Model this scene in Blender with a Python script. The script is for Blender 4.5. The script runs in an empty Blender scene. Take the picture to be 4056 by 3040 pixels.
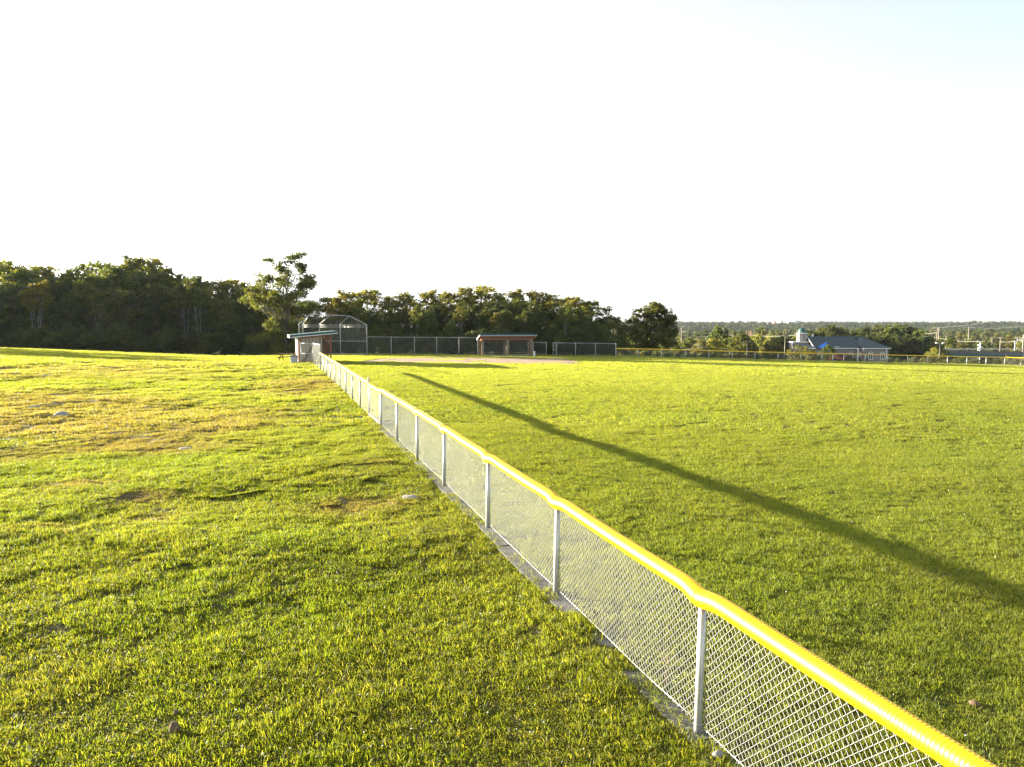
import bpy, math, random
import numpy as np
from mathutils import Vector

random.seed(7)
rng = np.random.default_rng(11)
S = bpy.context.scene
COL = S.collection

# ------------------------------------------------------------------ camera
CAM_H, F, CX, CY, YH = 3.5, 2765.0, 2028.0, 1520.0, 1300.0
PITCH = math.atan((CY - YH) / F)
cam = bpy.data.cameras.new('camera')
cam.sensor_width = 36.0
cam.lens = F / 4056.0 * 36.0
cam.clip_start, cam.clip_end = 0.05, 30000
camo = bpy.data.objects.new('camera', cam)
COL.objects.link(camo)
camo.location = (0, 0, CAM_H)
camo.rotation_euler = (math.pi / 2 - PITCH, 0, 0)
S.camera = camo

# ------------------------------------------------------------------ light
SUN_EL = math.radians(9.6)
SUN_DIR = Vector((-0.915, 0.403, math.tan(SUN_EL))).normalized()     # towards the sun
SUN_AZ = math.atan2(SUN_DIR.x, SUN_DIR.y)
world = bpy.data.worlds.new('World')
S.world = world
world.use_nodes = True
wn, wl = world.node_tree.nodes, world.node_tree.links
wn.clear()
sky = wn.new('ShaderNodeTexSky')
sky.sky_type = 'NISHITA'
sky.sun_disc = False
sky.sun_elevation = SUN_EL
sky.sun_rotation = SUN_AZ
sky.altitude = 50
sky.air_density = 1.0
sky.dust_density = 1.0
sky.ozone_density = 1.0
bg = wn.new('ShaderNodeBackground')
bg.inputs['Strength'].default_value = 0.085
wo = wn.new('ShaderNodeOutputWorld')
# thin veil of cloud, thicker towards the sun, and a soft bank of cloud low on the horizon
def wnode(t, **k):
    q = wn.new(t)
    for a, b in k.items(): setattr(q, a, b)
    return q


def wmath(op, a, b=None, c=None):
    q = wnode('ShaderNodeMath', operation=op)
    for i_, v_ in enumerate((a, b, c)):
        if v_ is None: continue
        if isinstance(v_, (int, float)): q.inputs[i_].default_value = v_
        else: wl.new(v_, q.inputs[i_])
    return q.outputs[0]


def wramp(v, a, b, lo=0.0, hi=1.0):
    q = wnode('ShaderNodeMapRange', interpolation_type='SMOOTHSTEP')
    wl.new(v, q.inputs['Value'])
    q.inputs['From Min'].default_value, q.inputs['From Max'].default_value = a, b
    q.inputs['To Min'].default_value, q.inputs['To Max'].default_value = lo, hi
    return q.outputs['Result']


def wmix(f, a, b):
    q = wnode('ShaderNodeMix', data_type='RGBA')
    wl.new(f, q.inputs['Factor']); wl.new(a, q.inputs['A']); wl.new(b, q.inputs['B'])
    return q.outputs['Result']


tc = wn.new('ShaderNodeTexCoord')
dirv = tc.outputs['Generated']
sep = wn.new('ShaderNodeSeparateXYZ'); wl.new(dirv, sep.inputs[0])
dt = wnode('ShaderNodeVectorMath', operation='DOT_PRODUCT')
wl.new(dirv, dt.inputs[0]); dt.inputs[1].default_value = SUN_DIR


def wnoise(scale, stretch, detail):
    mp = wn.new('ShaderNodeMapping'); mp.inputs['Scale'].default_value = stretch
    nz = wn.new('ShaderNodeTexNoise'); nz.inputs['Scale'].default_value = scale; nz.inputs['Detail'].default_value = detail
    wl.new(dirv, mp.inputs['Vector']); wl.new(mp.outputs['Vector'], nz.inputs['Vector'])
    return nz.outputs['Fac']


bw = wn.new('ShaderNodeRGBToBW'); wl.new(sky.outputs['Color'], bw.inputs['Color'])
def grey(k, tint=(1, 1, 1)):
    c = wn.new('ShaderNodeCombineColor')
    for ch, t_ in zip(('Red', 'Green', 'Blue'), tint):
        wl.new(wmath('MULTIPLY', bw.outputs['Val'], k * t_), c.inputs[ch])
    return c.outputs['Color']


veil = wmath('MULTIPLY_ADD', wnoise(1.6, (1, 1, 2.5), 4), 0.28, wramp(dt.outputs['Value'], -0.30, 0.30, 0.22, 0.80))
veil = wmath('MINIMUM', wmath('SUBTRACT', veil, 0.10), 0.95)
c1 = wmix(veil, sky.outputs['Color'], grey(1.30))
bank_n = wramp(wnoise(2.4, (1, 1, 7), 7), 0.36, 0.62, 0.55, 1.0)
bank = wmath('MULTIPLY', wramp(sep.outputs['Z'], 0.10, 0.03), bank_n)
c2 = wmix(bank, c1, grey(0.70, (0.96, 0.99, 1.02)))
wl.new(c2, bg.inputs['Color'])
wl.new(bg.outputs['Background'], wo.inputs['Surface'])

sl = bpy.data.lights.new('sun', 'SUN')
sl.energy = 5.0
sl.angle = math.radians(0.55)
sl.color = (1.0, 0.90, 0.71)
so = bpy.data.objects.new('sun', sl)
COL.objects.link(so)
so.location = SUN_DIR * 200
so.rotation_euler = SUN_DIR.to_track_quat('Z', 'Y').to_euler()

S.view_settings.view_transform = 'Standard'
S.view_settings.look = 'None'
S.view_settings.exposure = 2.6
S.view_settings.gamma = 1.0
S.view_settings.use_curve_mapping = False
S.render.engine = 'CYCLES'
S.cycles.max_bounces = 6
S.cycles.diffuse_bounces = 3
S.cycles.glossy_bounces = 2
S.cycles.transmission_bounces = 4
S.cycles.volume_bounces = 0
S.cycles.transparent_max_bounces = 6
S.cycles.caustics_reflective = False
S.cycles.caustics_refractive = False
S.cycles.use_adaptive_sampling = False
S.cycles.use_denoising = True

# ------------------------------------------------------------------ helpers: tags and meshes
def tag(o, label=None, cat=None, group=None, kind=None):
    if label: o['label'] = label
    if cat: o['category'] = cat
    if group: o['group'] = group
    if kind: o['kind'] = kind
    return o


def empty(name, loc, label=None, cat=None, group=None):
    o = bpy.data.objects.new(name, None)
    o.empty_display_size = 0.2
    COL.objects.link(o)
    o.location = loc
    return tag(o, label, cat, group)


def link(name, me, parent=None, mat=None):
    o = bpy.data.objects.new(name, me)
    COL.objects.link(o)
    if mat is not None and not me.materials:
        me.materials.append(mat)
    if parent is not None:
        o.parent = parent
    return o


def np_mesh(name, v, f, smooth=False, attrs=None):
    """v (n,3) floats; f (m,k) ints of one size k."""
    v = np.asarray(v, dtype=np.float32)
    f = np.asarray(f, dtype=np.int32)
    me = bpy.data.meshes.new(name)
    me.vertices.add(len(v))
    me.vertices.foreach_set('co', v.ravel())
    k = f.shape[1]
    me.loops.add(f.size)
    me.loops.foreach_set('vertex_index', f.ravel())
    me.polygons.add(len(f))
    me.polygons.foreach_set('loop_start', np.arange(0, f.size, k, dtype=np.int32))
    me.polygons.foreach_set('loop_total', np.full(len(f), k, dtype=np.int32))
    if smooth:
        me.polygons.foreach_set('use_smooth', np.ones(len(f), dtype=bool))
    for n, a in (attrs or {}).items():
        at = me.attributes.new(n, 'FLOAT', 'POINT')
        at.data.foreach_set('value', np.asarray(a, dtype=np.float32).ravel())
    me.update(calc_edges=True)
    return me


class MB:
    def __init__(self):
        self.v, self.f = [], []

    def add(self, vs, fs):
        b = len(self.v)
        self.v += [tuple(p) for p in vs]
        self.f += [tuple(i + b for i in q) for q in fs]
        return self

    def box(self, c, s, ux=(1, 0, 0), uy=(0, 1, 0), uz=(0, 0, 1)):
        c, ux, uy, uz = Vector(c), Vector(ux), Vector(uy), Vector(uz)
        hx, hy, hz = s[0] / 2, s[1] / 2, s[2] / 2
        vs = [c + ux * (a * hx) + uy * (b * hy) + uz * (d * hz) for d in (-1, 1) for b in (-1, 1) for a in (-1, 1)]
        return self.add(vs, [(0, 2, 3, 1), (4, 5, 7, 6), (0, 1, 5, 4), (2, 6, 7, 3), (0, 4, 6, 2), (1, 3, 7, 5)])

    def beam(self, p0, p1, w, h, up=(0, 0, 1)):
        p0, p1 = Vector(p0), Vector(p1)
        d = (p1 - p0)
        L = d.length
        d.normalize()
        up = Vector(up)
        s = d.cross(up)
        if s.length < 1e-4: s = d.cross(Vector((1, 0, 0)))
        s.normalize()
        t = s.cross(d).normalized()
        return self.box((p0 + p1) / 2, (L, w, h), d, s, t)

    def tube(self, pts, rad, n=8, cap=True):
        pts = [Vector(p) for p in pts]
        if not hasattr(rad, '__len__'): rad = [rad] * len(pts)
        vs, fs = [], []
        t0 = (pts[1] - pts[0]).normalized()
        ref = Vector((0, 0, 1)) if abs(t0.z) < 0.9 else Vector((1, 0, 0))
        for i, p in enumerate(pts):
            a = pts[max(i - 1, 0)]
            b = pts[min(i + 1, len(pts) - 1)]
            t = (b - a).normalized()
            s = t.cross(ref).normalized()
            u = s.cross(t).normalized()
            for k in range(n):
                an = 2 * math.pi * k / n
                vs.append(p + (s * math.cos(an) + u * math.sin(an)) * rad[i])
        for i in range(len(pts) - 1):
            for k in range(n):
                fs.append((i * n + k, i * n + (k + 1) % n, (i + 1) * n + (k + 1) % n, (i + 1) * n + k))
        if cap:
            fs.append(tuple(range(n - 1, -1, -1)))
            fs.append(tuple((len(pts) - 1) * n + k for k in range(n)))
        return self.add(vs, fs)

    def lathe(self, c, prof, n=16):
        vs, fs = [], []
        for r, z in prof:
            for k in range(n):
                an = 2 * math.pi * k / n
                vs.append((c[0] + r * math.cos(an), c[1] + r * math.sin(an), c[2] + z))
        for i in range(len(prof) - 1):
            for k in range(n):
                fs.append((i * n + k, i * n + (k + 1) % n, (i + 1) * n + (k + 1) % n, (i + 1) * n + k))
        fs.append(tuple(range(n - 1, -1, -1)))
        fs.append(tuple((len(prof) - 1) * n + k for k in range(n)))
        return self.add(vs, fs)

    def slab(self, poly, d):
        """poly: list of 3D points, extruded by vector d."""
        n = len(poly)
        d = Vector(d)
        vs = [Vector(p) for p in poly] + [Vector(p) + d for p in poly]
        fs = [tuple(range(n - 1, -1, -1)), tuple(range(n, 2 * n))]
        fs += [(i, (i + 1) % n, n + (i + 1) % n, n + i) for i in range(n)]
        return self.add(vs, fs)

    def build(self, name, mat, parent=None, smooth=False, bevel=0):
        me = bpy.data.meshes.new(name)
        off = Vector(parent_world(parent)) if parent is not None else Vector((0, 0, 0))
        me.from_pydata([tuple(Vector(p) - off) for p in self.v], [], self.f)
        if smooth:
            me.polygons.foreach_set('use_smooth', [True] * len(me.polygons))
        me.update()
        o = link(name, me, parent, mat)
        if bevel:
            m = o.modifiers.new('bevel', 'BEVEL')
            m.width = bevel
            m.segments = 1
            m.limit_method = 'ANGLE'
        return o


def parent_world(p):
    v = Vector((0, 0, 0))
    while p is not None:
        v += p.location
        p = p.parent
    return v


# ------------------------------------------------------------------ helpers: materials
def mat_new(name):
    m = bpy.data.materials.new(name)
    m.use_nodes = True
    m.node_tree.nodes.clear()
    return m, m.node_tree.nodes, m.node_tree.links


def rgba(c):
    return (c[0], c[1], c[2], 1.0)


def surf(name, col, col2=None, scale=6.0, rough=0.7, metal=0.0, bump=0.0, bscale=40.0, spec=0.4, stretch=(1, 1, 1), rand=0.0, detail=5):
    m, n, l = mat_new(name)
    out = n.new('ShaderNodeOutputMaterial')
    p = n.new('ShaderNodeBsdfPrincipled')
    p.inputs['Roughness'].default_value = rough
    p.inputs['Metallic'].default_value = metal
    p.inputs['Specular IOR Level'].default_value = spec
    t = n.new('ShaderNodeTexCoord')
    mp_ = n.new('ShaderNodeMapping')
    mp_.inputs['Scale'].default_value = stretch
    l.new(t.outputs['Object'], mp_.inputs['Vector'])
    nz_ = n.new('ShaderNodeTexNoise')
    nz_.inputs['Scale'].default_value = scale
    nz_.inputs['Detail'].default_value = detail
    nz_.inputs['Roughness'].default_value = 0.65
    l.new(mp_.outputs['Vector'], nz_.inputs['Vector'])
    r = n.new('ShaderNodeValToRGB')
    r.color_ramp.elements[0].position = 0.3
    r.color_ramp.elements[1].position = 0.7
    r.color_ramp.elements[0].color = rgba(col)
    r.color_ramp.elements[1].color = rgba(col2 or col)
    l.new(nz_.outputs['Fac'], r.inputs['Fac'])
    c = r.outputs['Color']
    if rand:
        oi = n.new('ShaderNodeObjectInfo')
        hs = n.new('ShaderNodeHueSaturation')
        mr = n.new('ShaderNodeMapRange')
        mr.inputs['To Min'].default_value = 1 - rand
        mr.inputs['To Max'].default_value = 1 + rand
        l.new(oi.outputs['Random'], mr.inputs['Value'])
        l.new(mr.outputs['Result'], hs.inputs['Value'])
        l.new(c, hs.inputs['Color'])
        c = hs.outputs['Color']
    l.new(c, p.inputs['Base Color'])
    if bump:
        nb = n.new('ShaderNodeTexNoise')
        nb.inputs['Scale'].default_value = bscale
        nb.inputs['Detail'].default_value = 4
        l.new(mp_.outputs['Vector'], nb.inputs['Vector'])
        b = n.new('ShaderNodeBump')
        b.inputs['Strength'].default_value = bump
        b.inputs['Distance'].default_value = 0.02
        l.new(nb.outputs['Fac'], b.inputs['Height'])
        l.new(b.outputs['Normal'], p.inputs['Normal'])
    l.new(p.outputs['BSDF'], out.inputs['Surface'])
    return m


def leaf_mat(name, a, b, c, transl=0.4, hue=0.03):
    """leaf: per-leaf tint (attribute rnd), per-tree variation (object random), lets light through."""
    m, n, l = mat_new(name)
    out = n.new('ShaderNodeOutputMaterial')
    at = n.new('ShaderNodeAttribute'); at.attribute_name = 'rnd'
    r = n.new('ShaderNodeValToRGB')
    r.color_ramp.elements[0].color = rgba(a)
    r.color_ramp.elements[1].color = rgba(c)
    e = r.color_ramp.elements.new(0.6); e.color = rgba(b)
    l.new(at.outputs['Fac'], r.inputs['Fac'])
    oi = n.new('ShaderNodeObjectInfo')
    hs = n.new('ShaderNodeHueSaturation')
    m1 = n.new('ShaderNodeMapRange'); m1.inputs['To Min'].default_value = 0.5 - hue; m1.inputs['To Max'].default_value = 0.5 + hue * 0.6
    l.new(oi.outputs['Random'], m1.inputs['Value']); l.new(m1.outputs['Result'], hs.inputs['Hue'])
    mm = n.new('ShaderNodeMath'); mm.operation = 'MULTIPLY'; mm.inputs[1].default_value = 7.31
    fr = n.new('ShaderNodeMath'); fr.operation = 'FRACT'
    l.new(oi.outputs['Random'], mm.inputs[0]); l.new(mm.outputs[0], fr.inputs[0])
    m2 = n.new('ShaderNodeMapRange'); m2.inputs['To Min'].default_value = 0.75; m2.inputs['To Max'].default_value = 1.25
    l.new(fr.outputs[0], m2.inputs['Value']); l.new(m2.outputs['Result'], hs.inputs['Value'])
    l.new(r.outputs['Color'], hs.inputs['Color'])
    d = n.new('ShaderNodeBsdfPrincipled')
    d.inputs['Roughness'].default_value = 0.55
    d.inputs['Specular IOR Level'].default_value = 0.25
    tr = n.new('ShaderNodeBsdfTranslucent')
    mx = n.new('ShaderNodeMixShader'); mx.inputs['Fac'].default_value = transl
    l.new(hs.outputs['Color'], d.inputs['Base Color'])
    br = n.new('ShaderNodeMix'); br.data_type = 'RGBA'; br.blend_type = 'MULTIPLY'; br.inputs['Factor'].default_value = 1.0
    br.inputs['B'].default_value = (2.0, 1.7, 0.55, 1)
    l.new(hs.outputs['Color'], br.inputs['A'])
    l.new(br.outputs['Result'], tr.inputs['Color'])
    l.new(d.outputs['BSDF'], mx.inputs[1]); l.new(tr.outputs['BSDF'], mx.inputs[2])
    l.new(mx.outputs['Shader'], out.inputs['Surface'])
    return m


def grass_mat(name):
    m, n, l = mat_new(name)
    out = n.new('ShaderNodeOutputMaterial')
    at = n.new('ShaderNodeAttribute'); at.attribute_name = 'rnd'
    dr = n.new('ShaderNodeAttribute'); dr.attribute_name = 'dry'; dr.attribute_type = 'INSTANCER'
    lu = n.new('ShaderNodeAttribute'); lu.attribute_name = 'lush'; lu.attribute_type = 'INSTANCER'
    r = n.new('ShaderNodeValToRGB')
    r.color_ramp.elements[0].color = (0.062, 0.098, 0.014, 1)
    r.color_ramp.elements[1].color = (0.27, 0.235, 0.048, 1)
    e = r.color_ramp.elements.new(0.55); e.color = (0.138, 0.155, 0.022, 1)
    l.new(at.outputs['Fac'], r.inputs['Fac'])
    # lush patches: deeper green
    lx = n.new('ShaderNodeMix'); lx.data_type = 'RGBA'; lx.blend_type = 'MULTIPLY'
    lx.inputs['B'].default_value = (0.74, 0.98, 0.80, 1)
    l.new(lu.outputs['Fac'], lx.inputs['Factor']); l.new(r.outputs['Color'], lx.inputs['A'])
    rd = n.new('ShaderNodeValToRGB')
    rd.color_ramp.elements[0].color = (0.11, 0.085, 0.038, 1)
    rd.color_ramp.elements[1].color = (0.21, 0.175, 0.088, 1)
    l.new(at.outputs['Fac'], rd.inputs['Fac'])
    # a blade is straw where dry + rnd passes a threshold
    ad = n.new('ShaderNodeMath'); ad.operation = 'MULTIPLY_ADD'; ad.inputs[1].default_value = 0.55
    l.new(at.outputs['Fac'], ad.inputs[0]); l.new(dr.outputs['Fac'], ad.inputs[2])
    mr = n.new('ShaderNodeMapRange'); mr.inputs['From Min'].default_value = 0.52; mr.inputs['From Max'].default_value = 1.15
    l.new(ad.outputs[0], mr.inputs['Value'])
    mx = n.new('ShaderNodeMix'); mx.data_type = 'RGBA'
    l.new(mr.outputs['Result'], mx.inputs['Factor']); l.new(lx.outputs['Result'], mx.inputs['A']); l.new(rd.outputs['Color'], mx.inputs['B'])
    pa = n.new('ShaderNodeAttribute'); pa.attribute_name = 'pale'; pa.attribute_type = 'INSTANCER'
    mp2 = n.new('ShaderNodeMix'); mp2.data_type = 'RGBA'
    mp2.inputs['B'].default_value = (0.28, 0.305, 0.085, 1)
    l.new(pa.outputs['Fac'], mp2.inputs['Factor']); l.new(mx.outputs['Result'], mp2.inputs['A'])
    mx = mp2
    p = n.new('ShaderNodeBsdfPrincipled')
    p.inputs['Roughness'].default_value = 0.5
    p.inputs['Specular IOR Level'].default_value = 0.3
    tr = n.new('ShaderNodeBsdfTranslucent')
    br = n.new('ShaderNodeMix'); br.data_type = 'RGBA'; br.blend_type = 'MULTIPLY'; br.inputs['Factor'].default_value = 1.0
    br.inputs['B'].default_value = (1.95, 1.88, 0.50, 1)
    l.new(mx.outputs['Result'], br.inputs['A'])
    l.new(mx.outputs['Result'], p.inputs['Base Color'])
    l.new(br.outputs['Result'], tr.inputs['Color'])
    ms = n.new('ShaderNodeMixShader'); ms.inputs['Fac'].default_value = 0.58
    l.new(p.outputs['BSDF'], ms.inputs[1]); l.new(tr.outputs['BSDF'], ms.inputs[2])
    l.new(ms.outputs['Shader'], out.inputs['Surface'])
    return m


def ground_mat(name):
    m, n, l = mat_new(name)
    out = n.new('ShaderNodeOutputMaterial')
    p = n.new('ShaderNodeBsdfPrincipled')
    p.inputs['Roughness'].default_value = 0.9
    p.inputs['Specular IOR Level'].default_value = 0.1
    g = n.new('ShaderNodeNewGeometry')
    nz_ = n.new('ShaderNodeTexNoise'); nz_.inputs['Scale'].default_value = 3.0; nz_.inputs['Detail'].default_value = 8
    l.new(g.outputs['Position'], nz_.inputs['Vector'])
    r = n.new('ShaderNodeValToRGB')
    r.color_ramp.elements[0].position = 0.3; r.color_ramp.elements[1].position = 0.72
    r.color_ramp.elements[0].color = (0.045, 0.050, 0.014, 1)
    r.color_ramp.elements[1].color = (0.090, 0.088, 0.026, 1)
    l.new(nz_.outputs['Fac'], r.inputs['Fac'])
    r2 = n.new('ShaderNodeValToRGB')
    r2.color_ramp.elements[0].position = 0.3; r2.color_ramp.elements[1].position = 0.7
    r2.color_ramp.elements[0].color = (0.10, 0.075, 0.042, 1)
    r2.color_ramp.elements[1].color = (0.19, 0.15, 0.09, 1)
    l.new(nz_.outputs['Fac'], r2.inputs['Fac'])
    a = n.new('ShaderNodeAttribute'); a.attribute_name = 'dry'
    mx = n.new('ShaderNodeMix'); mx.data_type = 'RGBA'
    l.new(a.outputs['Fac'], mx.inputs['Factor']); l.new(r.outputs['Color'], mx.inputs['A']); l.new(r2.outputs['Color'], mx.inputs['B'])
    l.new(mx.outputs['Result'], p.inputs['Base Color'])
    nb = n.new('ShaderNodeTexNoise'); nb.inputs['Scale'].default_value = 18.0; nb.inputs['Detail'].default_value = 5
    l.new(g.outputs['Position'], nb.inputs['Vector'])
    b = n.new('ShaderNodeBump'); b.inputs['Strength'].default_value = 0.7; b.inputs['Distance'].default_value = 0.03
    l.new(nb.outputs['Fac'], b.inputs['Height']); l.new(b.outputs['Normal'], p.inputs['Normal'])
    l.new(p.outputs['BSDF'], out.inputs['Surface'])
    return m


M = {}
M['steel'] = surf('galvanised_steel', (0.42, 0.42, 0.41), (0.52, 0.52, 0.50), 14, rough=0.42, metal=0.35, bump=0.05, spec=0.5)
M['wire'] = surf('galvanised_wire', (0.38, 0.38, 0.375), (0.50, 0.50, 0.485), 30, rough=0.4, metal=0.4, spec=0.5)
M['wire_dull'] = surf('shade_darkened_wire', (0.16, 0.165, 0.165), (0.24, 0.245, 0.24), 30, rough=0.85, metal=0.0, spec=0.1)  # darker than near wire: unlit side of round strands put into the colour
M['yellow'] = surf('yellow_plastic_tube', (0.82, 0.44, 0.001), (0.86, 0.49, 0.003), 2.0, rough=0.42, spec=0.4)
M['yellow_far'] = surf('shaded_yellow_tube', (0.74, 0.44, 0.015), (0.80, 0.50, 0.02), 2.0, rough=0.45, spec=0.4)  # duller copy: shade of the run not facing the sun, put into colour
M['concrete'] = surf('concrete', (0.085, 0.084, 0.082), (0.165, 0.16, 0.152), 5, rough=0.9, bump=0.4, bscale=30)
M['cedar'] = surf('stained_timber', (0.20, 0.075, 0.035), (0.30, 0.12, 0.055), 9, rough=0.75, bump=0.2, stretch=(1, 1, 0.15))
M['post_wood'] = surf('weathered_timber_post', (0.22, 0.14, 0.07), (0.34, 0.23, 0.12), 9, rough=0.8, bump=0.2, stretch=(1, 1, 0.15))
M['board'] = surf('weathered_board', (0.20, 0.155, 0.105), (0.29, 0.225, 0.155), 7, rough=0.8, bump=0.2, stretch=(1, 1, 0.12), rand=0.12)
M['batten'] = surf('pale_batten', (0.48, 0.44, 0.38), (0.56, 0.52, 0.46), 7, rough=0.7)
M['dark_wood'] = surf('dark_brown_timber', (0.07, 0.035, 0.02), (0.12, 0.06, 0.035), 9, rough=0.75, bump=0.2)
M['white_trim'] = surf('white_painted_trim', (0.60, 0.59, 0.575), (0.68, 0.67, 0.65), 6, rough=0.5)
M['grey_trim'] = surf('grey_painted_trim', (0.34, 0.335, 0.33), (0.42, 0.415, 0.41), 6, rough=0.6)
M['shingle_green'] = surf('blue_green_roofing', (0.012, 0.05, 0.056), (0.02, 0.075, 0.082), 16, rough=0.7, bump=0.4, bscale=60)
M['bin_grey'] = surf('grey_bin_plastic', (0.36, 0.37, 0.38), (0.43, 0.44, 0.45), 7, rough=0.45)
M['bin_lid'] = surf('dark_bin_lid', (0.05, 0.05, 0.055), (0.08, 0.08, 0.085), 7, rough=0.5)
M['bin_white'] = surf('pale_bin_plastic', (0.6, 0.6, 0.58), (0.68, 0.68, 0.66), 7, rough=0.5)
M['rock'] = surf('grey_rock', (0.15, 0.145, 0.14), (0.30, 0.285, 0.27), 5, rough=0.85, bump=0.6, bscale=14)
M['clod'] = surf('brown_soil_clod', (0.08, 0.05, 0.028), (0.19, 0.125, 0.07), 25, rough=0.95, bump=0.8, bscale=50)
M['dirt'] = surf('infield_clay', (0.25, 0.155, 0.10), (0.36, 0.235, 0.15), 0.8, rough=0.95, bump=0.3, bscale=9, detail=9)
M['bark'] = surf('grey_brown_bark', (0.07, 0.055, 0.042), (0.15, 0.12, 0.095), 6, rough=0.9, bump=0.6, bscale=14, stretch=(1, 1, 0.25))
M['pale_bark'] = surf('pale_bark', (0.13, 0.12, 0.105), (0.30, 0.28, 0.25), 4, rough=0.8, bump=0.3, bscale=14)
M['leaf_dark'] = leaf_mat('dark_leaf', (0.031, 0.047, 0.015), (0.055, 0.075, 0.021), (0.100, 0.108, 0.031), 0.42, .02)
M['leaf_mid'] = leaf_mat('mid_green_leaf', (0.040, 0.060, 0.015), (0.072, 0.095, 0.022), (0.125, 0.130, 0.034), 0.46, .02)
M['leaf_yellow'] = leaf_mat('yellow_green_leaf', (0.085, 0.100, 0.022), (0.135, 0.145, 0.034), (0.195, 0.190, 0.052), 0.5, .012)
M['leaf_gold'] = leaf_mat('golden_leaf', (0.065, 0.065, 0.014), (0.10, 0.092, 0.02), (0.14, 0.12, 0.027), 0.45, .008)
M['leaf_grey'] = leaf_mat('dusty_green_leaf', (0.065, 0.075, 0.034), (0.11, 0.12, 0.055), (0.17, 0.165, 0.085), 0.35)
M['leaf_far'] = leaf_mat('hillside_leaf', (0.022, 0.036, 0.018), (0.036, 0.054, 0.027), (0.062, 0.080, 0.042), 0.3, .01)
M['leaf_red'] = leaf_mat('purple_brown_leaf', (0.045, 0.022, 0.016), (0.080, 0.040, 0.026), (0.12, 0.07, 0.04), 0.35)
M['grass'] = grass_mat('grass_blades')
M['ground'] = ground_mat('turf_soil')
M['siding'] = surf('mauve_grey_siding', (0.20, 0.165, 0.165), (0.24, 0.205, 0.20), 3, rough=0.8, bump=0.15, bscale=8, stretch=(0.3, 0.3, 6))
M['slate'] = surf('blue_grey_roof_shingle', (0.022, 0.036, 0.045), (0.055, 0.075, 0.085), 2.4, rough=0.75, bump=0.5, bscale=7, detail=9)
M['dome'] = surf('green_copper_dome', (0.010, 0.050, 0.048), (0.02, 0.080, 0.076), 2, rough=0.5)
M['glass'] = surf('dark_window_glass', (0.04, 0.045, 0.05), (0.07, 0.075, 0.08), 2, rough=0.12, spec=0.6)
M['tarp'] = surf('blue_tarp', (0.02, 0.16, 0.60), (0.03, 0.22, 0.72), 3, rough=0.5, bump=0.6, bscale=5)
M['pole_wood'] = surf('pale_pole_timber', (0.22, 0.19, 0.14), (0.32, 0.28, 0.21), 3, rough=0.8, stretch=(1, 1, 0.2))  # even pale brown timber tone
M['pole_brown'] = surf('rusty_brown_pole', (0.20, 0.09, 0.06), (0.28, 0.14, 0.09), 3, rough=0.8)
M['pole_dark'] = surf('dark_lamp_metal', (0.035, 0.04, 0.035), (0.06, 0.065, 0.055), 3, rough=0.5)
M['pole_olive'] = surf('olive_lamp_metal', (0.14, 0.13, 0.07), (0.2, 0.185, 0.10), 3, rough=0.5)
M['cable'] = surf('bare_aluminium_cable', (0.40, 0.37, 0.31), (0.48, 0.45, 0.38), 3, rough=0.5)
M['cable_dark'] = surf('dark_cable', (0.10, 0.10, 0.10), (0.14, 0.14, 0.14), 3, rough=0.6)
M['asphalt'] = surf('asphalt', (0.05, 0.05, 0.052), (0.075, 0.075, 0.076), 3, rough=0.9, bump=0.3)
M['girder'] = surf('teal_painted_girder', (0.03, 0.11, 0.11), (0.045, 0.15, 0.145), 3, rough=0.55)
M['white_wall'] = surf('white_render', (0.74, 0.73, 0.70), (0.8, 0.79, 0.76), 0.05, rough=0.7)
M['brick_wall'] = surf('orange_brick_wall', (0.42, 0.20, 0.13), (0.50, 0.25, 0.17), 0.06, rough=0.8)
M['blue_wall'] = surf('blue_grey_cladding', (0.30, 0.38, 0.48), (0.36, 0.45, 0.55), 0.06, rough=0.6)
M['tan_wall'] = surf('tan_wall', (0.36, 0.31, 0.26), (0.43, 0.38, 0.32), 0.06, rough=0.8)
M['window_band'] = surf('far_window_glazing', (0.10, 0.115, 0.13), (0.16, 0.175, 0.19), 0.1, rough=0.3)
M['car_white'] = surf('white_car_paint', (0.7, 0.7, 0.7), (0.74, 0.74, 0.74), 2, rough=0.25, spec=0.6)
M['tyre'] = surf('tyre_rubber', (0.02, 0.02, 0.02), (0.03, 0.03, 0.03), 5, rough=0.8)
M['clover'] = surf('white_clover_flower', (0.65, 0.62, 0.55), (0.75, 0.72, 0.66), 40, rough=0.8)
M['weed_stem'] = surf('dry_weed', (0.10, 0.065, 0.035), (0.17, 0.115, 0.065), 30, rough=0.9)
M['hill'] = surf('wooded_hill_soil', (0.035, 0.05, 0.018), (0.06, 0.075, 0.028), 0.02, rough=0.95)

# ------------------------------------------------------------------ terrain function
def h2(ix, iy, seed):
    n = (ix.astype(np.int64) * 374761393 + iy.astype(np.int64) * 668265263 + seed * 974634541) & 0xFFFFFFFF
    n = ((n ^ (n >> 13)) * 1274126177) & 0xFFFFFFFF
    n = (n ^ (n >> 16)) & 0xFFFFFF
    return n / float(0xFFFFFF)


def vn(x, y, seed=0):
    x = np.asarray(x, dtype=float); y = np.asarray(y, dtype=float)
    ix, iy = np.floor(x), np.floor(y)
    fx, fy = x - ix, y - iy
    fx = fx * fx * (3 - 2 * fx); fy = fy * fy * (3 - 2 * fy)
    a, b = h2(ix, iy, seed), h2(ix + 1, iy, seed)
    c, d = h2(ix, iy + 1, seed), h2(ix + 1, iy + 1, seed)
    return (a * (1 - fx) + b * fx) * (1 - fy) + (c * (1 - fx) + d * fx) * fy


def fbm(x, y, seed=0, o=3):
    s, a, t = 0, 1.0, 0
    for k in range(o):
        s = s + a * vn(x * 2 ** k, y * 2 ** k, seed + k * 17)
        t += a
        a *= 0.5
    return s / t


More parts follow.
